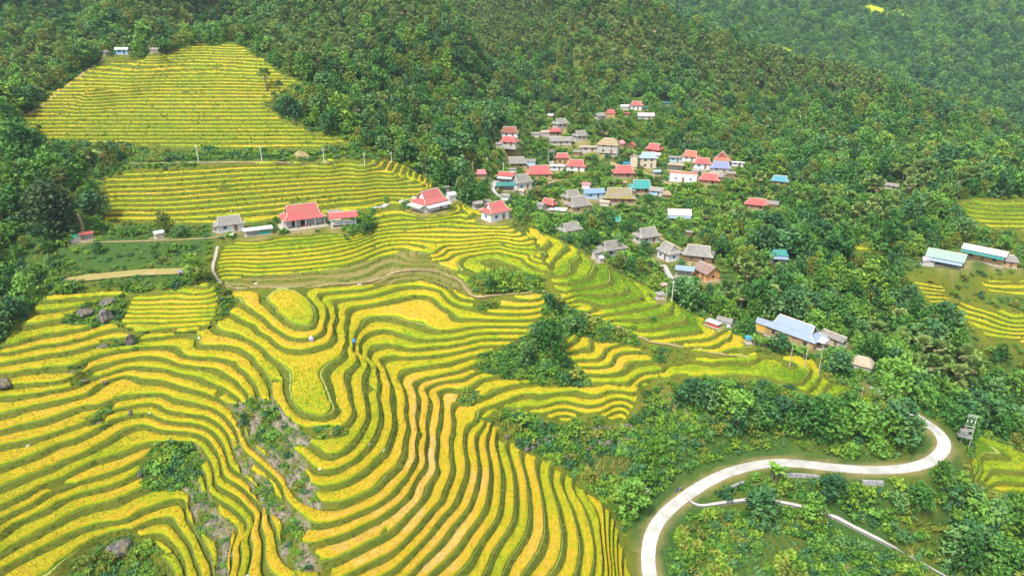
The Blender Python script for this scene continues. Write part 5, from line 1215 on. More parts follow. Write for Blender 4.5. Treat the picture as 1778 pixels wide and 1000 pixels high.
def roof_parts(kind, L, W, z0, hgt, over, rmat, gm, parent, big, th=.07):
    """roof over an L x W body whose walls end at z0"""
    l, w = L / 2 + over, W / 2 + over; zr = z0 + hgt; ze = z0 - over * .35; m = MB(); gb_list = []; cap = MB()
    if kind == 'dutch':
        f = .46; lm, wm = l * .70, w * (1 - f) * .98; zm = ze + (zr - ze) * f * .80; lr = lm + .25 * over + .12
        E = [(-l, -w, ze), (l, -w, ze), (l, w, ze), (-l, w, ze)]; Mm = [(-lm, -wm, zm), (lm, -wm, zm), (lm, wm, zm), (-lm, wm, zm)]
        for i in range(4): m.slab([E[i], E[(i + 1) % 4], Mm[(i + 1) % 4], Mm[i]], th)
        for sy in (-1, 1): m.slab([(-lr, sy * wm, zm + .03), (lr, sy * wm, zm + .03), (lr * .93, 0, zr), (-lr * .93, 0, zr)], th)
        for sx in (-1, 1):
            gx = sx * (lm * .93 - .1); gb_list.append(MB()); gb_list[-1].slab([(gx, -wm * .92, zm - .1), (gx, wm * .92, zm - .1), (gx - sx * .05, 0, zr - .14)], .06)
            cap.bar((sx * l, -w, ze + .04), (sx * lm, -wm, zm + .05), .07, 4); cap.bar((sx * l, w, ze + .04), (sx * lm, wm, zm + .05), .07, 4)
            for sy in (-1, 1): cap.bar((sx * lr, sy * wm, zm + .07), (sx * lr * .93, 0, zr + .05), .06, 4)
        cap.bar((-lr * .93, 0, zr + .04), (lr * .93, 0, zr + .04), .09, 4)
    elif kind == 'gable':
        for sy in (-1, 1): m.slab([(-l, sy * w, ze), (l, sy * w, ze), (l, 0, zr), (-l, 0, zr)], th)
        for sx in (-1, 1): gb_list.append(MB()); gb_list[-1].slab([(sx * L / 2, -W / 2, z0 - .05), (sx * L / 2, W / 2, z0 - .05), (sx * (L / 2 - .04), 0, zr - .16)], .06)
        cap.bar((-l, 0, zr + .03), (l, 0, zr + .03), .08, 4)
    elif kind == 'hip':
        k = 6; rx = max(.3, l - w * .9)
        prof = [(0, ze), (.35, ze + (zr - ze) * .5), (.7, ze + (zr - ze) * .85), (1, zr)]
        for (a, za), (b, zb) in zip(prof[:-1], prof[1:]):
            la, wa, lb, wb = l - (l - rx) * a, w * (1 - a) + .04, l - (l - rx) * b, w * (1 - b) + .04
            A = [(-la, -wa, za), (la, -wa, za), (la, wa, za), (-la, wa, za)]; B = [(-lb, -wb, zb), (lb, -wb, zb), (lb, wb, zb), (-lb, wb, zb)]
            for i in range(4): m.slab([A[i], A[(i + 1) % 4], B[(i + 1) % 4], B[i]], th)
        cap.bar((-rx, 0, zr + .03), (rx, 0, zr + .03), .10, 4)
    else:
        m.slab([(-l, -w, z0 + .05), (l, -w, z0 + .05), (l, w, z0 + hgt * .55), (-l, w, z0 + hgt * .55)], th)
    r = m.out('roof', rmat, parent)
    for fs_ in gb_list: fs_.out('gable', gm, parent)
    if cap.v and big: cap.out('ridge_cap', M_CAP, r)
    return ze

M_CAP = mat_plain('ridge capping', (.66, .60, .48), .6, .15)
M_NET = mat_plain('green netting', (.02, .28, .22), .8, .2)
M_STONE = mat_plain('field stone', (.40, .36, .29), .9, .3, 2, bmp=.05)

def window(parent, c, w, h, ax, mat_f=M_FRAME):
    """framed window on a wall: c centre, ax 'x' for walls facing -y, 'y' for walls facing +-x"""
    f = MB(); sx = w / 2; sz = h / 2; x, y, z = c
    def b(x0, x1, z0, z1, d0, d1):
        if ax == 'x': f.box(x + x0, x + x1, y - d1, y + .02 - d0, z + z0, z + z1)
        else: s = 1 if x > 0 else -1; f.box(min(x - .02 * s, x + d1 * s), max(x - .02 * s, x + d1 * s), y + x0, y + x1, z + z0, z + z1)
    t = .07
    b(-sx, sx, sz - t, sz, 0, .06); b(-sx, sx, -sz, -sz + t, 0, .06); b(-sx, -sx + t, -sz + t, sz - t, 0, .06); b(sx - t, sx, -sz + t, sz - t, 0, .06); b(-t / 2, t / 2, -sz + t, sz - t, 0, .05)
    fr = f.out('window', mat_f, parent); f2 = MB(); f, g = f2, f
    if ax == 'x': f2.box(x - sx + t, x + sx - t, y - .025, y, z - sz + t, z + sz - t)
    else: s = 1 if x > 0 else -1; f2.box(min(x, x + .025 * s), max(x, x + .025 * s), y - sx + t, y + sx - t, z - sz + t, z + sz - t)
    f2.out('pane', M_GLASS, fr)

CAT = {'house': 'house', 'shed': 'shed', 'hut': 'hut', 'school': 'school', 'farmhouse': 'farmhouse', 'canopy': 'canopy', 'pavilion': 'pavilion', 'shelter': 'shelter', 'stilt_house': 'house'}
for spec, pad in zip(HOUSES, PADS):
    u_, v_, pw, kind, yaw, ratio, rc, wc, wh, opts, nm, lab = spec; x_, y_, z_, Lw = pad; rg = random.Random(int(u_ * 7 + v_)); opt = opts.split(',')
    yaw = yaw + (rg.random() - .5) * 26 * (abs(yaw) < 12 and pw < 48 and nm in ('house', 'shed', 'hut')); ya = math.radians(yaw); over = .55 if Lw > 6 else .30
    L = max(1.4, Lw / (abs(math.cos(ya)) + ratio * abs(math.sin(ya)))) - 2 * over; L = max(L, 1.2); W = max(1.3, (L + 2 * over) * ratio * 1.0 - 2 * over)
    root = link(nm, None, loc=(x_, y_, z_ - .02)); root.rotation_euler = (0, 0, ya - math.atan2(x_, y_))
    tag(root, lab, CAT.get(nm, nm.replace('_', ' ')), 'village houses' if nm == 'house' else 'sheds and huts' if nm in ('shed', 'hut') else None)
    zb = .9 if 'stilts' in opt else 0.0
    if 'plinth' in opt:
        pl = MB(); pl.box(-L / 2 - 1.2, L / 2 + .6, -W / 2 - 1.6, W / 2 + .8, -1.3, .35); p_ = pl.out('stone_base', M_STONE, root); zb = .35
        for i in range(14):
            for j in range(3):
                s_ = MB(); xx = -L / 2 - 1.1 + i * (L + 1.6) / 14; zz = -1.0 + j * .42; s_.box(xx, xx + (L + 1.6) / 14 - .07, -W / 2 - 1.6 - .05 - .05 * rg.random(), -W / 2 - 1.58, zz, zz + .36); s_.out('stone', M_STONE, p_)
    else:
        MB().box(-L / 2 - .25, L / 2 + .25, -W / 2 - .25, W / 2 + .25, -1.2, .12).out('foundation', M_CONC if rg.random() < .5 else M_STONE, root); zb = max(zb, .12)
    zt_ = zb + wh; wm_ = WALLS[wc]; is_open = wc == 'open' or 'open' in opt or kind == 'canopy'
    if is_open:
        n_ = max(2, int(L / 2.4) + 1); pm = M_PALEBLUE_POST if nm in ('pavilion', 'stilt_house') else M_POST
        for i in range(n_):
            for sy in (-1, 1):
                xx = -L / 2 + .1 + (L - .2) * i / (n_ - 1); z1 = zt_ + (.5 * W * .22 if (kind == 'shed' and sy > 0) else 0); MB().bar((xx, sy * (W / 2 + (.35 if 'open' in opt and sy < 0 else -.05)), -.6), (xx, sy * (W / 2 + (.35 if 'open' in opt and sy < 0 else -.05)), z1), .08, 6).out('post', pm, root)
        if 'open' in opt:
            MB().box(-L / 2, L / 2, -W / 6, W / 2 - .1, zb, zt_).out('wall', wm_, root); MB().box(-L * .08, L * .04, -W / 6 - .05, -W / 6, zb, zb + 2.0).out('door', M_DARK, root)
            MB().box(-L * .3, -L * .22, -W / 6 - .05, -W / 6, zb, zb + 1.9).out('door', M_DARK, root)
            for k_ in range(3): bm_ = MB(); xx = -L * .05 + k_ * 1.1; bm_.box(xx, xx + .7, -W / 2 + .3, -W / 2 + .9, zb, zb + .45); bb = bm_.out('bench', mat_plain('red seat', (.55, .03, .03), .5) if k_ == 0 else M_POST, None); bb.parent = root
        elif nm == 'pavilion':
            MB().box(-L / 2, L / 2, -W / 2, W / 2, zb - .12, zb).out('floor_deck', M_CONC, root); rl = MB(); rl.bar((-L / 2, -W / 2, zb + .8), (L / 2, -W / 2, zb + .8), .05, 5); rl.bar((-L / 2, -W / 2, zb + .45), (L / 2, -W / 2, zb + .45), .04, 5); rl.out('railing', M_PALEBLUE_POST, root)
        else:
            MB().box(-L / 2 + .1, L / 2 - .1, W / 2 - .25, W / 2 - .15, 0, zt_ * .8).out('wall', wm_, root)
        if 'net' in opt: MB().box(0, L / 2 - .1, -W / 2 - .04, -W / 2, .1, zt_ * .6).out('netting', M_NET, root)
    elif 'stilts' in opt:
        for i in range(4):
            for sy in (-1, 1): MB().bar((-L / 2 + .2 + (L - .4) * i / 3, sy * (W / 2 - .15), -.8), (-L / 2 + .2 + (L - .4) * i / 3, sy * (W / 2 - .15), zb + .02), .11, 6).out('post', M_POST, root)
        MB().box(-L / 2, L / 2, -W / 2, W / 2, zb, zt_).out('wall', wm_, root)
    else:
        wl = MB().box(-L / 2, L / 2, -W / 2, W / 2, zb, zt_).out('wall', wm_, root)
        if 'big' in opt or wc in ('bamboo', 'ochre') and Lw > 9:
            nb_ = int(L / .75)
            for i in range(nb_): MB().box(-L / 2 + .04 + i * L / nb_, -L / 2 + (i + 1) * L / nb_ - .05, -W / 2 - .04, -W / 2 - .002, zb + .1, zt_ - .05).out('plank', wm_, wl)
    hgt = {'shed': max(.5, W * .30), 'gable': W * .5 * .75, 'hip': W * .40 + .5, 'dutch': W * .5 * .95 + .3}[kind]
    if nm == 'school': hgt = W * .3
    gmat = WALLS['orange'] if wc == 'orange' else WALLS['white'] if (wc in ('white', 'blue') and kind == 'dutch') else WALLS['grey'] if wc in ('open', 'grey', 'pale') else WALLS[wc]
    roof_parts(kind, L, W, zt_, hgt, over if 'parapet' not in opt else -.1, ROOFS[rc], gmat, root, Lw > 7)
    if 'parapet' in opt:
        for i in range(6): MB().box(-L / 2 + L * i / 5 - .12, -L / 2 + L * i / 5 + .12, -W / 2 - .12, -W / 2 - .01, 0, zt_ + .55).out('pillar', WALLS['white'], root)
        MB().box(-L / 2, L / 2, -W / 2 - .08, -W / 2 - .012, zt_ - .25, zt_ + .32).out('parapet', WALLS['white'], root)
    # openings
    if not is_open and Lw > 6.0:
        nw = max(2, int(L / 3.2)); fm = M_FRAME if wc in ('white', 'blue', 'bluewhite') else M_DARK
        levels = [zb + 1.35] if wh < 4 else [zb + 1.2, zb + 3.5]
        for zz in levels:
            for i in range(nw):
                xx = -L / 2 + L * (i + .75) / (nw + .5)
                if i == nw // 2 and zz == levels[0]:
                    d_ = MB().box(xx - .45, xx + .45, -W / 2 - .06, -W / 2 - .045, zb + .02, zb + 2.0).out('door', WALLS['brown'] if wc != 'brown' else M_DARK, root); MB().box(xx + .28, xx + .36, -W / 2 - .10, -W / 2 - .062, zb + .95, zb + 1.05).out('handle', M_DARK, d_)
                else: window(root, (xx, -W / 2 - .045, zz), 1.0, .9, 'x', fm)
            if abs(yaw) > 15:
                for sx in (-1, 1): window(root, (sx * (L / 2 + .003), 0, zz), .9, .85, 'y', fm)
    if 'awn' in opt: MB().slab([(-L / 2 - .2, -W / 2 - 2.2, zt_ - .9), (L / 2 + .2, -W / 2 - 2.2, zt_ - .9), (L / 2 + .2, -W / 2 - .02, zt_ - .35), (-L / 2 - .2, -W / 2 - .02, zt_ - .35)], .06).out('awning', ROOFS['white'], root); MB().slab([(-L / 2 - 2.4, -W / 2, zt_ - .9), (-L / 2 - .02, -W / 2, zt_ - .3), (-L / 2 - .02, W / 2, zt_ - .3), (-L / 2 - 2.4, W / 2, zt_ - .9)], .06).out('awning', ROOFS['white'], root)
    for kx, cc_ in (('awnblue', 'bluegrey'), ('awnteal', 'teal')):
        if kx in opt: MB().slab([(-L / 2 - .2, -W / 2 - 1.8, zt_ - .95), (L / 2 + .2, -W / 2 - 1.8, zt_ - .95), (L / 2 + .2, -W / 2 - .02, zt_ - .35), (-L / 2 - .2, -W / 2 - .02, zt_ - .35)], .06).out('awning', ROOFS[cc_], root)

# ---- road of cast slabs, trails
road = link('road', None, kind='structure')
lf = np.gradient(ROAD[:, 0]), np.gradient(ROAD[:, 1]); nn_ = np.stack([-lf[1], lf[0]], 1); nn_ /= np.linalg.norm(nn_, axis=1)[:, None]
HWID = 1.3; per = 4
for s0 in range(0, len(ROAD) - 1, per):
    e0 = min(s0 + per, len(ROAD) - 1); m = MB(); tp = []
    for i in range(s0, e0 + 1):
        f = ROAD[i].copy()
        if i == s0: f[:2] += (ROAD[min(i + 1, len(ROAD) - 1), :2] - ROAD[i, :2]) * .014
        if i == e0: f[:2] -= (ROAD[i, :2] - ROAD[i - 1, :2]) * .014
        tp.append((f[0] + nn_[i, 0] * HWID, f[1] + nn_[i, 1] * HWID, f[2] + .14, f[0] - nn_[i, 0] * HWID, f[1] - nn_[i, 1] * HWID))
    for a, b in zip(tp[:-1], tp[1:]): m.slab([(a[0], a[1], a[2]), (b[0], b[1], b[2]), (b[3], b[4], b[2]), (a[3], a[4], a[2])], .45)
    m.out('road_slab', M_ROAD, road)
def strip(name, w_, wd, mat, lift=.07):
    c = resample(w_, .7); g0, g1 = np.gradient(c[:, 0]), np.gradient(c[:, 1]); q_ = np.stack([-g1, g0], 1); q_ /= np.linalg.norm(q_, axis=1)[:, None] + 1e-9
    A = []
    for k_ in (-1, -.5, 0, .5, 1):
        off = wd * .5 * k_ * (1 + .25 * (noise(c[:, 0], c[:, 1], 2.0, 5) - .5) * abs(k_)); px_ = c[:, 0] + q_[:, 0] * off; py_ = c[:, 1] + q_[:, 1] * off; A.append((px_, py_))
    zc0 = np.median([ground_z(a, b) for a, b in A], 0); zc0 = smooth1(zc0, 2); n_ = len(c); vv = np.concatenate([np.stack([a, b, np.maximum(zc0, ground_z(a, b)) + lift - .05 * (abs(k_) == 1)], 1) for (a, b), k_ in zip(A, (-1, -.5, 0, .5, 1))]); lo_ = vv.copy(); lo_[:, 2] -= .4
    f_ = [(r * n_ + i, r * n_ + i + 1, (r + 1) * n_ + i + 1, (r + 1) * n_ + i) for r in range(4) for i in range(n_ - 1)]; V2 = np.concatenate([vv, lo_]); o_ = 5 * n_
    f_ += [(i, i + 1, i + 1 + o_, i + o_) for i in range(n_ - 1)] + [(4 * n_ + i, 4 * n_ + i + 1, 4 * n_ + i + 1 + o_, 4 * n_ + i + o_) for i in range(n_ - 1)]
    return link(name, mesh_np(name, V2, np.array(f_), [mat], None, None, False), kind='structure')
M_STREAM, _nt, _b = new_mat('stream water'); _b.inputs['Base Color'].default_value = (.36, .42, .44, 1); _b.inputs['Roughness'].default_value = .15
for k_, (wd_, _) in PATHS.items(): strip('stream' if k_ == 'stream' else 'footpath', path_w[k_], wd_, {'stream': M_STREAM, 'ramp': M_CONC, 'village': M_CONC, 'lower': M_CONC, 'house': M_CONC, 'stony': M_STONY, 'woodpath': M_DIRT}.get(k_, M_DIRT), .24 if k_ in ('lower', 'stream', 'village') else .08)

# pond
mw, nt_, b_ = new_mat('muddy water'); b_.inputs['Base Color'].default_value = (.34, .28, .11, 1); b_.inputs['Roughness'].default_value = .12; b_.inputs['Specular IOR Level'].default_value = .4; bump(nt_, b_, nz(nt_, 3, 3), .01)
pm_ = MB(); pc = POND.mean(0); big_p = pc + (POND - pc) * 1.03
for i in range(len(big_p)): j = (i + 1) % len(big_p); pm_.poly([(pc[0], pc[1], POND_Z), (*big_p[i], POND_Z), (*big_p[j], POND_Z)])
pm_.out('pond_water', mw)['kind'] = 'structure'

# retaining wall of stone blocks under the road
def at(u, v):
    a, b, c = ground_at([u], [v]); return float(a[0]), float(b[0]), float(ground_z(a, b)[0])
wall_g = link('retaining_wall', None); tag(wall_g, 'grey stone retaining wall along the lower edge of the curved road', 'wall'); rg = random.Random(3)
i0 = int(np.argmin(np.hypot(*(ROAD[:, :2] - np.array(at(1255, 828)[:2])).T))); i1 = int(np.argmin(np.hypot(*(ROAD[:, :2] - np.array(at(1520, 816)[:2])).T)))
sg = 1 if nn_[(i0 + i1) // 2, 1] < 0 else -1
for i in range(min(i0, i1), max(i0, i1)):
    a, b = ROAD[i], ROAD[i + 1]; na, nb = nn_[i] * sg * 3.3, nn_[i + 1] * sg * 3.3; top = a[2] + .12; tint_m = M_STONEW if 'M_STONEW' in globals() else globals().setdefault('M_STONEW', mat_plain('grey wall stone', (.27, .27, .29), .9, .3, 1.5, bmp=.05))
    if noise(a[0], a[1], 3.5, 3) > .52: continue
    for j in range(2):
        t0 = .02 + rg.random() * .02; p = a[:2] + na + (b[:2] - a[:2]) * t0; q = b[:2] + nb - (b[:2] - a[:2]) * t0; z1 = top - j * .52; o_ = nn_[i] * sg * (.5 + .15 * rg.random() + j * .12)
        MB().slab([(*p, z1), (*q, z1), (*(q + o_), z1 - .03), (*(p + o_), z1 - .03)], .49).out('stone_block', tint_m, wall_g)

# ---- poles, pylon, sign
def pole(u, v, hpx, lab, wood=False, arm=True, name='utility_pole'):
    x_, y_, z_ = at(u, v); zc_ = float(to_px(np.array(x_), np.array(y_), np.array(z_))[2]); h = hpx * zc_ / F_PX / math.cos(PITCH) ; r = max(.09, zc_ * .00045); o = link(name, None, loc=(x_, y_, z_)); tag(o, lab, 'pole', 'utility poles')
    mt_ = M_POST if wood else M_POLE; MB().bar((0, 0, -.5), (0, 0, h), r * 1.25, 8, r * .85).out('shaft', mt_, o)
    if arm: MB().box(-.5, .5, -.05, .05, h - .8, h - .7).out('crossarm', mt_, o); [MB().bar((s_, 0, h - .7), (s_, 0, h - .52), .05, 6).out('insulator', M_POLE, o) for s_ in (-.42, 0, .42)]
    return Vector((x_, y_, z_ + h - .6))
tops = [pole(*a) for a in [(183,273,14,'short pale pole furthest left on the green strip above the second field'),(345,283,30,'tallest pale pole left of centre between the two terraced fields'),(455,281,27,'pale pole between the tallest one and the landslip scar'),(563,283,24,'pale pole just right of the bare landslip scar'),(633,283,20,'pale pole second from the right between the terraced fields'),(680,283,19,'pale pole at the right end of the strip between the fields')]]
pole(122, 272, 12, 'thin pale pole in the dark wood at the far left')
vt = [pole(874, 304, 20, 'pole rising beside the red roofed house above the village path'), pole(821, 296, 16, 'pale pole on the grassy slope at the village left edge')]
ft = [pole(1156, 522, 36, 'brown wooden pole at the top edge of the pale green terraces', True, False), pole(1166, 526, 42, 'pale pole with a crossarm below the concrete ramp'), pole(1371, 634, 52, 'left wooden pole standing in the wide green paddy', True), pole(1396, 643, 52, 'middle wooden pole standing in the wide green paddy', True), pole(1420, 652, 54, 'right dark wooden pole in the wide green paddy', True)]
pole(846, 286, 12, 'small pole among the bushes left of the village')
pole(1492, 705, 36, 'bare grey pole on the bank below the farmhouse paddy', True, False)
def wire(name, a, b, sag, lab):
    pts = [a.lerp(b, t / 12) - Vector((0, 0, sag * 4 * (t / 12) * (1 - t / 12))) for t in range(13)]; m = MB()
    for t_ in limb([tuple(p) for p in pts], [.025] * 13, 3): m.poly(t_)
    tag(m.out(name, M_DARK), lab, 'wire', 'power wires')
for i, (a, b, w_) in enumerate(zip(tops[1:-1], tops[2:], ('tallest pole to the next', 'middle pole to the one by the landslip', 'landslip pole to the next right', 'second last pole to the right end pole'))): wire('power_wire', a, b, 1.0, 'thin wire from the ' + w_)
wire('power_wire', ft[2], ft[3], .5, 'thin wire between the left and middle paddy poles'); wire('power_wire', ft[3], ft[4], .5, 'thin wire between the middle and right paddy poles'); wire('power_wire', ft[1], ft[2], 2.5, 'long thin wire from the ramp pole to the left paddy pole')

x_, y_, z_ = at(1675, 772); M_STEEL = mat_plain('galvanised steel', (.24, .25, .26), .6, .2, metal=.2)
py = link('power_pylon', None, loc=(x_, y_, z_)); tag(py, 'twin mast pylon with white crossbars and a transformer beside the road bend', 'pylon'); py.rotation_euler = (0, 0, math.radians(-25)); hp = 7.6
for s_ in (-1, 1): MB().bar((s_ * .8, 0, -.4), (s_ * .72, 0, hp), .09, 8, .06).out('mast', M_POST if s_ > 0 else M_STEEL, py)
for zz in (hp - .2, hp - .55, hp - 3.0, hp - 3.7, hp - 4.1): MB().box(-1.0, 1.0, -.05, .05, zz, zz + .09).out('crossbar', mat_plain('white bar', (.45, .47, .48), .5), py)
for i in range(3): MB().bar((-.7 + .7 * i, 0, hp - 1.9), (-.7 + .7 * i, 0, hp - 1.4), .12, 8).out('insulator', WALLS['white'], py)
for z0_, z1_ in ((hp - 3, hp - .5), (hp - 5.5, hp - 3)): MB().bar((-.75, 0, z0_), (.75, 0, z1_), .04, 5).bar((.75, 0, z0_), (-.75, 0, z1_), .04, 5).out('brace', M_STEEL, py)
tb_ = MB().box(-1.5, -.1, -.5, .6, 2.2, 3.5).out('transformer', M_STEEL, py); MB().box(-1.7, 1.0, -.7, .8, 2.05, 2.2).out('platform', M_STEEL, py)
for i in range(3): MB().bar((-1.2 + i * .42, 0, 3.5), (-1.2 + i * .42, 0, 4.0), .09, 8).out('bushing', mat_plain('brown ceramic', (.35, .12, .06), .4), tb_)
for i in range(5): MB().box(-1.45 + i * .27, -1.38 + i * .27, -.62, -.5, 2.3, 3.3).out('cooling_fin', M_STEEL, tb_)

x_, y_, z_ = at(1068, 392); M_SIGN = mat_plain('green board', (.02, .36, .22), .5, .1); M_SIGNW = mat_plain('pale board print', (.45, .85, .70), .5, .05)
sn = link('signboard', None, loc=(x_, y_, z_)); tag(sn, 'green billboard with pale curved marks standing in the village', 'signboard'); sn.rotation_euler = (0, 0, -math.atan2(x_, y_)); bw, bh = 4.0, 2.2; z0s = 1.6
for s_ in (-1, 1): MB().bar((s_ * 1.4, .12, -.8), (s_ * 1.4, .12, z0s + bh), .09, 6).out('post', M_POST, sn)
bd = MB().box(-bw / 2, bw / 2, -.05, .05, z0s, z0s + bh).out('board', M_SIGN, sn)
fr = MB(); fr.box(-bw / 2, bw / 2, -.09, -.055, z0s + bh - .16, z0s + bh); fr.box(bw / 2 - .13, bw / 2, -.09, -.055, z0s + .5, z0s + bh - .16); fr.out('border', M_SIGNW, bd)
for cx_, rr_ in ((-1.0, .62), (1.0, .68)):
    mk = MB(); 
    for k_ in range(12):
        a0 = math.radians(150 + 200 * k_ / 12); a1 = math.radians(150 + 200 * (k_ + 1) / 12); pts = [(cx_ + math.cos(a) * r_ * 1.25, -.075, z0s + 1.38 + math.sin(a) * r_ * .8) for a, r_ in ((a0, rr_), (a1, rr_), (a1, rr_ * .68), (a0, rr_ * .68))]; mk.poly(pts)
    mk.out('printed_curve', M_SIGNW, bd)
for xa, xb in ((-1.9, -1.0), (-.55, 1.8)): MB().box(xa, xb, -.08, -.056, z0s + .14, z0s + .38).out('printed_line', M_SIGNW, bd)
MB().box(-.22, .02, -.08, -.056, z0s + .85, z0s + 1.9).out('printed_line', M_SIGNW, bd)

# ---- boulders and stones
def rock_mesh(seed, sub=3, rough=.28, sx=1, sy=1, sz=1):
    import bmesh
    bm = bmesh.new(); bmesh.ops.create_icosphere(bm, subdivisions=sub, radius=1); rg_ = np.random.default_rng(seed); k1 = rg_.normal(size=(7, 3)) * 1.6; ph = rg_.random(7) * 6.28; pl_ = rg_.normal(size=(9, 3)); pl_ /= np.linalg.norm(pl_, axis=1)[:, None]; dd_ = .62 + .3 * rg_.random(9)
    for v in bm.verts:
        p = np.array(v.co); 
        for q_, d_ in zip(pl_, dd_):
            e = p @ q_ - d_
            if e > 0: p = p - q_ * e * .85
        f = 1 + rough * .35 * sum(math.sin(p @ k1[i] * 1.3 + ph[i]) for i in range(7)) / 3; p = p * f; v.co = Vector((p[0] * sx, p[1] * sy, p[2] * sz))
    me = bpy.data.meshes.new('rock'); bm.to_mesh(me); bm.free(); me.materials.append(M_ROCK); 
    for p in me.polygons: p.use_smooth = sub > 2
    return me
M_ROCK, nt_, b_ = new_mat('lichened rock'); b_.inputs['Roughness'].default_value = .92
c_ = ramp(nt_, nz(nt_, 1.7, 7, rough=.75), [(.34, (.03, .028, .028)), (.46, (.10, .09, .085)), (.56, (.20, .185, .18)), (.68, (.42, .40, .41))]); geo = nt_.nodes.new('ShaderNodeNewGeometry'); sp_ = nt_.nodes.new('ShaderNodeSeparateXYZ'); nt_.links.new(geo.outputs['Normal'], sp_.inputs[0])
ms = mathn(nt_, 'MULTIPLY', ramp(nt_, nz(nt_, .9, 5), [(.48, (0, 0, 0)), (.62, (1, 1, 1))]), sp_.outputs[2]); nt_.links.new(mixc(nt_, ms, c_, (.16, .14, .035)), b_.inputs['Base Color']); bump(nt_, b_, nz(nt_, 2.5, 7, rough=.8), .25)
BOULD = [(191,529,46,(1.25,.9,.62),'widest grey lichened boulder above the other two rocks in the rice'),(147,550,40,(1.15,.9,.75),'brown mossy rounded boulder leftmost of the three big rocks'),(184,560,32,(.75,.9,1.15),'pale leaning boulder lowest of the three big rocks'),(226,598,17,(.55,.6,1.5),'upright pointed dark rock standing among low terraces'),(179,603,25,(1.3,.9,.6),'pale flat boulder left of the upright pointed rock'),(4,676,34,(1.0,.9,.8),'grey boulder cut by the left edge of the photo'),
 (122,650,26,(1.3,.8,.5),'low broken rock pile in the left terraces'),(146,667,17,(1.4,.6,.5),'slim slanting pale rock right below the low rock pile'),(180,668,13,(1.1,.8,.8),'small pinkish rock at the end of a short terrace'),(227,722,10,(.7,.7,1.3),'small upright white rock between two left terraces'),(243,832,9,(.6,.6,1.8),'narrow upright stone beside the bushy hollow at lower left'),(210,955,52,(1.15,1.0,.6),'mossy round mound of rock on the green hollow floor'),
 (165,735,24,(1.4,.9,.4),'flat rocky patch beside a terrace end at left'),(60,905,18,(1.4,.8,.35),'flat pale stone slab on a lower left terrace bank'),(470,720,16,(1.1,.9,.6),'grey rock at the top of the dead grass gully'),(880,763,10,(.8,.8,1.0),'white rock on the edge where the pale rows end')]
for i, (u_, v_, pw, sh_, lb) in enumerate(BOULD):
    x_, y_, z_ = at(u_, v_ - 4); zc_ = float(to_px(np.array(x_), np.array(y_), np.array(z_))[2]); R_ = (.72 if pw in (46, 40, 32) else .86) * pw * zc_ / F_PX / 2 / sh_[0]; o = link('boulder', rock_mesh(100 + i, 4, .30, *sh_), loc=(x_, y_, z_ + R_ * sh_[2] * .35)); o.scale = (R_,) * 3; o.rotation_euler = (0, 0, -math.atan2(x_, y_)); tag(o, lb, 'boulder', 'boulders in the terraces')
STN = [rock_mesh(200 + i, 2, .3, 1, .8, .6) for i in range(4)]; M_PALE = mat_plain('white stone', (.5, .49, .5), .9, .15)
for m_ in STN: m_.materials.clear(); m_.materials.append(M_PALE)
for i, (u_, v_) in enumerate([(237,643),(275,720),(240,724),(345,640),(260,718),(420,650),(370,360),(392,352),(402,365),(440,374),(417,362),(258,338),(430,1000),(556,814),(640,771),(392,489),(444,490),(47,770),(157,795),(68,850),(665,781),(232,697),(268,592),(285,595),(345,587),(420,593),(438,600),(215,612)]):
    x_, y_, z_ = at(u_, v_); o = link('white_stone', STN[i % 4], loc=(x_, y_, z_ + .1)); s_ = .28 + .18 * RNG.random(); o.scale = (s_,) * 3; o.rotation_euler = (0, 0, i); tag(o, 'small white stone lying loose on a terrace bank', 'stone', 'small white stones on the terraces')
rk = link('gully_rocks', None); bpy.data.objects.remove(rk); m = []
for k_, po in (('a', SG['h_dead_upper']), ('b', SG['h_dead_lower']), ('c', SG['h_dead_left'])):
    a0, b0 = po.min(0); a1, b1 = po.max(0); px_ = a0 + (a1 - a0) * RNG.random(160); py_ = b0 + (b1 - b0) * RNG.random(160); s_ = sdf(po, px_, py_) > .2; m.append(np.stack([px_[s_], py_[s_]], 1))
q_ = np.concatenate(m)[:90]; C_ROCK = bpy.data.collections.new('rock_kinds'); [C_ROCK.objects.link(bpy.data.objects.new('rock_kind_%d' % i, rock_mesh(300 + i, 2, .4, 1.2, .8, .6))) for i in range(3)]
scatter('gully_rubble', C_ROCK, np.concatenate([q_, ground_z(q_[:, 0], q_[:, 1])[:, None]], 1), RNG.random(len(q_)) * 6, .22 + .4 * RNG.random(len(q_)), RNG.integers(0, 3, len(q_)))
# low stone banks right of the pale rows
for nm_, pts, lb in (('stone_bank', [(918,782),(950,765),(1000,750),(1050,745),(1098,742)], 'long bank of pale rubble stones above the corn patch'), ('stone_bank', [(985,795),(1010,785),(1045,770),(1095,766)], 'shorter lower bank of pale stones beside the corn patch')):
    c_ = curve(pts, 6); a, b, z_ = ground_at(c_[:, 0], c_[:, 1]); w_ = resample(np.stack([a, b, z_], 1), .75); sb = link(nm_, None); tag(sb, lb, 'stone bank')
    for i, p in enumerate(w_):
        for j in range(2):
            o = link('stone', STN2[(i + j) % 3] if 'STN2' in globals() else globals().setdefault('STN2', [rock_mesh(400 + k, 2, .4, 1, .9, .8) for k in range(3)])[(i + j) % 3], sb, loc=(p[0] + RNG.normal() * .25, p[1] + RNG.normal() * .3, float(ground_z(p[0], p[1])) + .1 + j * .4)); o.scale = (.42 + .2 * RNG.random(),) * 3; o.rotation_euler = (0, 0, RNG.random() * 6)
x_, y_, z_ = at(524, 273); sc_ = link('landslip_scar', rock_mesh(500, 3, .2, 1.3, .8, 1.0), loc=(x_, y_, z_)); sc_.scale = (2.2,) * 3; sc_.data = sc_.data.copy(); sc_.data.materials.clear(); sc_.data.materials.append(M_DIRT); tag(sc_, 'bare tan earth scar in the green strip between two fields', 'earth scar')
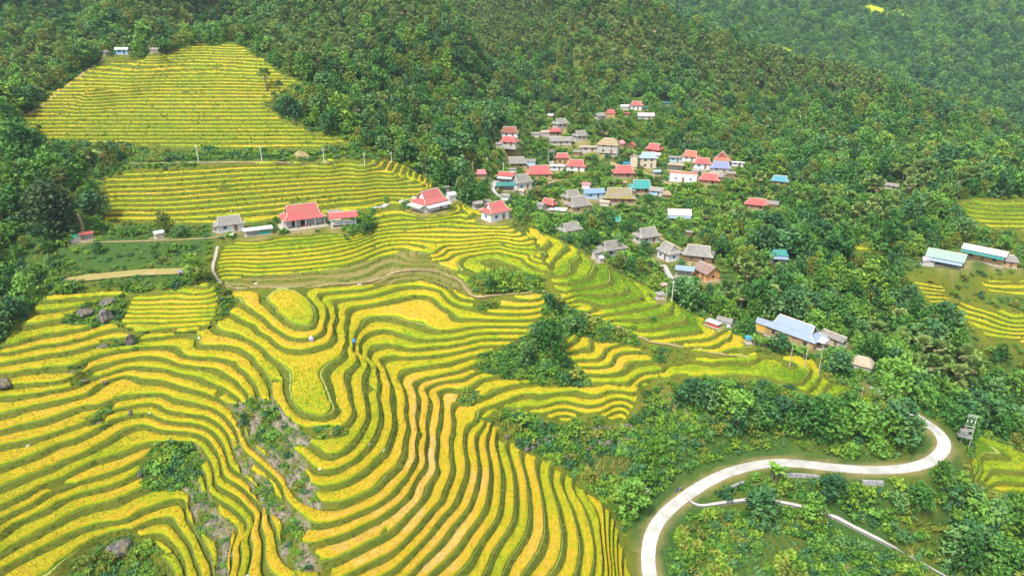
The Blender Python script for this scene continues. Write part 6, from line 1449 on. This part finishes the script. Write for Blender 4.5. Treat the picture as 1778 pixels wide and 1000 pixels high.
x_, y_, z_ = at(322, 478); th_ = link('straw_shelter', None, loc=(x_, y_, z_)); tag(th_, 'drooping grey straw canopy on posts at the edge of the muddy pond', 'shelter')
m = rock_mesh(510, 3, .25, 2.4, 1.1, .55); m.materials.clear(); m.materials.append(ROOFS['thatch_grey']); o = link('thatch', m, th_, loc=(0, 0, 1.15))
for s_ in (-1.5, 0, 1.5): MB().bar((s_, -.5, -.5), (s_ * .9, -.4, 1.2), .07, 5).out('post', M_POST, th_)
# ---- people's things in the rice
def umbrella(x, y, z, lab, cols, tilt, r=1.3):
    o = link('umbrella', None, loc=(x, y, z)); tag(o, lab, 'umbrella'); o.rotation_euler = tilt; n_ = 8
    for k_ in range(n_):
        a0, a1 = 2 * math.pi * k_ / n_, 2 * math.pi * (k_ + 1) / n_; P_ = [(0, 0, .55)]; A = [(math.cos(a) * r * f, math.sin(a) * r * f, .55 - .5 * f ** 2) for f in (.5, 1) for a in (a0, a1)]
        MB().slab([(0, 0, .55), A[0], A[1]], .015).slab([A[0], A[2], A[3], A[1]], .015).out('canopy_panel', cols[k_ % len(cols)], o)
    MB().bar((0, 0, -1.0), (0, 0, .6), .03, 6).out('shaft', M_POST, o)
x_, y_, z_ = at(541, 590); umbrella(x_, y_, z_ + .9, 'open pastel pink and lilac umbrella propped on the terrace bank', [mat_plain('pink cloth', (.55, .25, .36), .6), mat_plain('lilac cloth', (.28, .25, .50), .6), mat_plain('white cloth', (.50, .50, .54), .6), mat_plain('pale blue cloth', (.26, .42, .55), .6)], (math.radians(48), math.radians(12), .3), .62)
# person bending in the rice with blue clothes
x_, y_, z_ = at(615, 598); pr = link('person', None, loc=(x_, y_, z_)); tag(pr, 'person in bright blue clothes bending over in the rice', 'person'); pr.rotation_euler = (0, 0, math.radians(115)); pr.scale = (1.15,) * 3
def skin(name, pts, edges, rad, mat, parent):
    me = bpy.data.meshes.new(name); me.from_pydata(pts, edges, []); o = link(name, me, parent); me.materials.append(mat); md = o.modifiers.new('skin', 'SKIN'); 
    for i, r in enumerate(rad): me.skin_vertices[0].data[i].radius = (r, r)
    me.skin_vertices[0].data[0].use_root = True; o.modifiers.new('sub', 'SUBSURF').levels = 1; o.modifiers['sub'].render_levels = 1; return o
def skin_ready(me):
    if not me.skin_vertices: pass
M_BLUE = mat_plain('blue cloth', (.03, .22, .70), .7, .2); M_SKIN = mat_plain('skin', (.45, .26, .17), .6, .1); M_HAIR = mat_plain('black hair', (.02, .018, .016), .5, .1)
def body(name, pts, edges, rad, mat, parent):
    me = bpy.data.meshes.new(name); me.from_pydata(pts, edges, []); o = link(name, me, parent); me.materials.append(mat); o.modifiers.new('skin', 'SKIN')
    if not me.skin_vertices: me.update()
    if me.skin_vertices:
        for i, r in enumerate(rad): me.skin_vertices[0].data[i].radius = (r, r)
        me.skin_vertices[0].data[0].use_root = True
    s = o.modifiers.new('sub', 'SUBSURF'); s.levels = 1; s.render_levels = 1; return o
import bmesh
def body_bm(name, pts, edges, rad, mat, parent):
    bm = bmesh.new(); lay = bm.verts.layers.skin.verify(); vs = [bm.verts.new(p) for p in pts]
    for v, r in zip(vs, rad): v[lay].radius = (r, r)
    vs[0][lay].use_root = True
    for a, b in edges: bm.edges.new((vs[a], vs[b]))
    me = bpy.data.meshes.new(name); bm.to_mesh(me); bm.free(); me.materials.append(mat); o = link(name, me, parent); o.modifiers.new('skin', 'SKIN'); s = o.modifiers.new('sub', 'SUBSURF'); s.levels = 1; s.render_levels = 1; return o
body_bm('body', [(0,0,.85),(.18,0,1.05),(.40,0,1.18),(.55,0,1.20),(.66,0,1.18),(0,.12,.82),(.04,.14,.45),(-.02,.15,.06),(0,-.12,.82),(.10,-.14,.45),(.06,-.15,.06),(.42,.20,1.14),(.55,.24,.88),(.70,.20,.66),(.42,-.20,1.14),(.58,-.24,.88),(.74,-.16,.68)],
        [(0,1),(1,2),(2,3),(3,4),(0,5),(5,6),(6,7),(0,8),(8,9),(9,10),(2,11),(11,12),(12,13),(2,14),(14,15),(15,16)], [.15,.16,.17,.07,.10,.10,.075,.05,.10,.075,.05,.07,.05,.035,.07,.05,.035], M_BLUE, pr)
hd = rock_mesh(520, 3, .03, .11, .095, .12); hd.materials.clear(); hd.materials.append(M_SKIN); link('head', hd, pr, loc=(.74, 0, 1.17))
hr_ = rock_mesh(521, 3, .05, .125, .11, .11); hr_.materials.clear(); hr_.materials.append(M_HAIR); link('hair', hr_, pr, loc=(.71, 0, 1.22))
MB().slab([(-.15,-.24,1.02),(.45,-.26,1.40),(.45,.26,1.40),(-.15,.24,1.02)], .05).out('shoulder_cloth', M_BLUE, pr)
# goat by the shed
x_, y_, z_ = at(403, 412); gt = link('goat', None, loc=(x_, y_, z_)); tag(gt, 'pale goat standing in the grass left of the low open shed', 'goat'); gt.rotation_euler = (0, 0, .3); gt.scale = (1.35,) * 3; M_GOAT = mat_plain('cream coat', (.72, .64, .48), .9, .1)
body_bm('body', [(0,0,.62),(.25,0,.64),(-.25,0,.62),(-.38,0,.60),(.38,0,.78),(.48,0,.95),(.60,0,.90),(.25,.09,.42),(.27,.09,.22),(.25,.09,.02),(.25,-.09,.42),(.23,-.09,.22),(.25,-.09,.02),(-.28,.09,.45),(-.36,.09,.25),(-.30,.09,.02),(-.28,-.09,.45),(-.34,-.09,.25),(-.28,-.09,.02),(-.46,0,.68),(.46,.07,1.02),(.46,-.07,1.02)],
        [(0,1),(0,2),(2,3),(1,4),(4,5),(5,6),(1,7),(7,8),(8,9),(1,10),(10,11),(11,12),(2,13),(13,14),(14,15),(2,16),(16,17),(17,18),(3,19),(5,20),(5,21)], [.17,.16,.16,.11,.09,.08,.05,.07,.035,.03,.07,.035,.03,.08,.035,.03,.08,.035,.03,.025,.02,.02], M_GOAT, gt)
# bench on the trail
x_, y_, z_ = at(624, 494); bn = link('bench', None, loc=(x_, y_, z_ + .12)); tag(bn, 'small white bench on the bare trail above the knoll paddy', 'bench'); MB().box(-.65, .65, -.22, .22, .40, .47).out('seat', WALLS['white'], bn)
for s_ in (-.5, .5): MB().box(s_ - .05, s_ + .05, -.18, .18, 0, .40).out('leg', WALLS['white'], bn)
# motorbike
x_, y_, z_ = at(1178, 853); mb_ = link('motorbike', None, loc=(x_, y_, z_)); tag(mb_, 'small dark motorbike parked on the grass beside the road', 'motorbike'); mb_.rotation_euler = (0, 0, .35); M_TYRE = mat_plain('tyre', (.02, .02, .02), .8, .1); M_BIKE = mat_plain('grey blue paint', (.22, .26, .36), .3, .1)
for s_ in (-.62, .62):
    import bmesh as _b
    wv = MB(); N_ = 16
    for i in range(N_):
        a0, a1 = 2 * math.pi * i / N_, 2 * math.pi * (i + 1) / N_
        for r0, r1, y0, y1 in ((.22, .30, -.05, -.05), (.30, .30, -.05, .05), (.30, .22, .05, .05), (.22, .22, .05, -.05)): wv.poly([(s_ + math.cos(a0) * r0, y0, .3 + math.sin(a0) * r0), (s_ + math.cos(a1) * r0, y0, .3 + math.sin(a1) * r0), (s_ + math.cos(a1) * r1, y1, .3 + math.sin(a1) * r1), (s_ + math.cos(a0) * r1, y1, .3 + math.sin(a0) * r1)])
    w_ = wv.out('wheel', M_TYRE, mb_); sp = MB(); [sp.bar((s_, 0, .3), (s_ + math.cos(a) * .23, 0, .3 + math.sin(a) * .23), .012, 4) for a in np.arange(0, 6.28, .7)]; sp.out('spokes', M_STEEL, w_)
MB().slab([(-.55,-.12,.80),(.10,-.12,.78),(.10,.12,.78),(-.55,.12,.80)], .09).out('seat', M_DARK, mb_); MB().slab([(.08,-.13,.92),(.40,-.10,.80),(.40,.10,.80),(.08,.13,.92)], .22).out('fuel_tank', M_BIKE, mb_); MB().box(-.15, .25, -.13, .13, .28, .56).out('engine', M_STEEL, mb_)
MB().bar((.62, .0, .3), (.42, 0, .98), .035, 6).out('fork', M_STEEL, mb_); MB().bar((.40, -.32, 1.02), (.40, .32, 1.02), .02, 6).out('handlebar', M_DARK, mb_); MB().box(.48, .58, -.08, .08, .82, .96).out('headlight', WALLS['white'], mb_); MB().bar((-.62, 0, .32), (-.1, 0, .6), .03, 5).bar((-.1, 0, .6), (.42, 0, .9), .03, 5).out('frame', M_BIKE, mb_); MB().box(-.75, -.45, -.07, .07, .56, .62).out('mudguard', M_BIKE, mb_)
# culvert ledge and small garden frame near the road
x_, y_, z_ = at(1108, 852); gf = link('garden_frame', None, loc=(x_, y_, z_)); tag(gf, 'small stone edged vegetable bed left of the road', 'garden bed')
for a in (((-1.8, 1.8, -1.5, -1.2)), ((-1.8, 1.8, 1.2, 1.5)), ((-1.8, -1.5, -1.2, 1.2)), ((1.5, 1.8, -1.2, 1.2)), ((-.15, .15, -1.2, 1.2))): MB().box(*a, -.3, .35).out('edging', M_STEEL if False else M_STONE, gf)
MB().box(-1.5, 1.5, -1.2, 1.2, -.3, .1).out('soil', M_DIRT, gf)
gf.rotation_euler = (0, 0, .6)

# ---------------------------------------------------------------- air
hz_m = bpy.data.materials.new('haze'); hz_m.use_nodes = True; nt_ = hz_m.node_tree; nt_.nodes.clear(); o_ = nt_.nodes.new('ShaderNodeOutputMaterial'); v_ = nt_.nodes.new('ShaderNodeVolumePrincipled')
v_.inputs['Color'].default_value = (.62, .84, 1.0, 1); v_.inputs['Density'].default_value = .00014; v_.inputs['Anisotropy'].default_value = .2; nt_.links.new(v_.outputs[0], o_.inputs['Volume'])
hb = MB().box(-1100, 1500, -400, 1900, -140, 330).out('haze', hz_m); hb['kind'] = 'stuff'
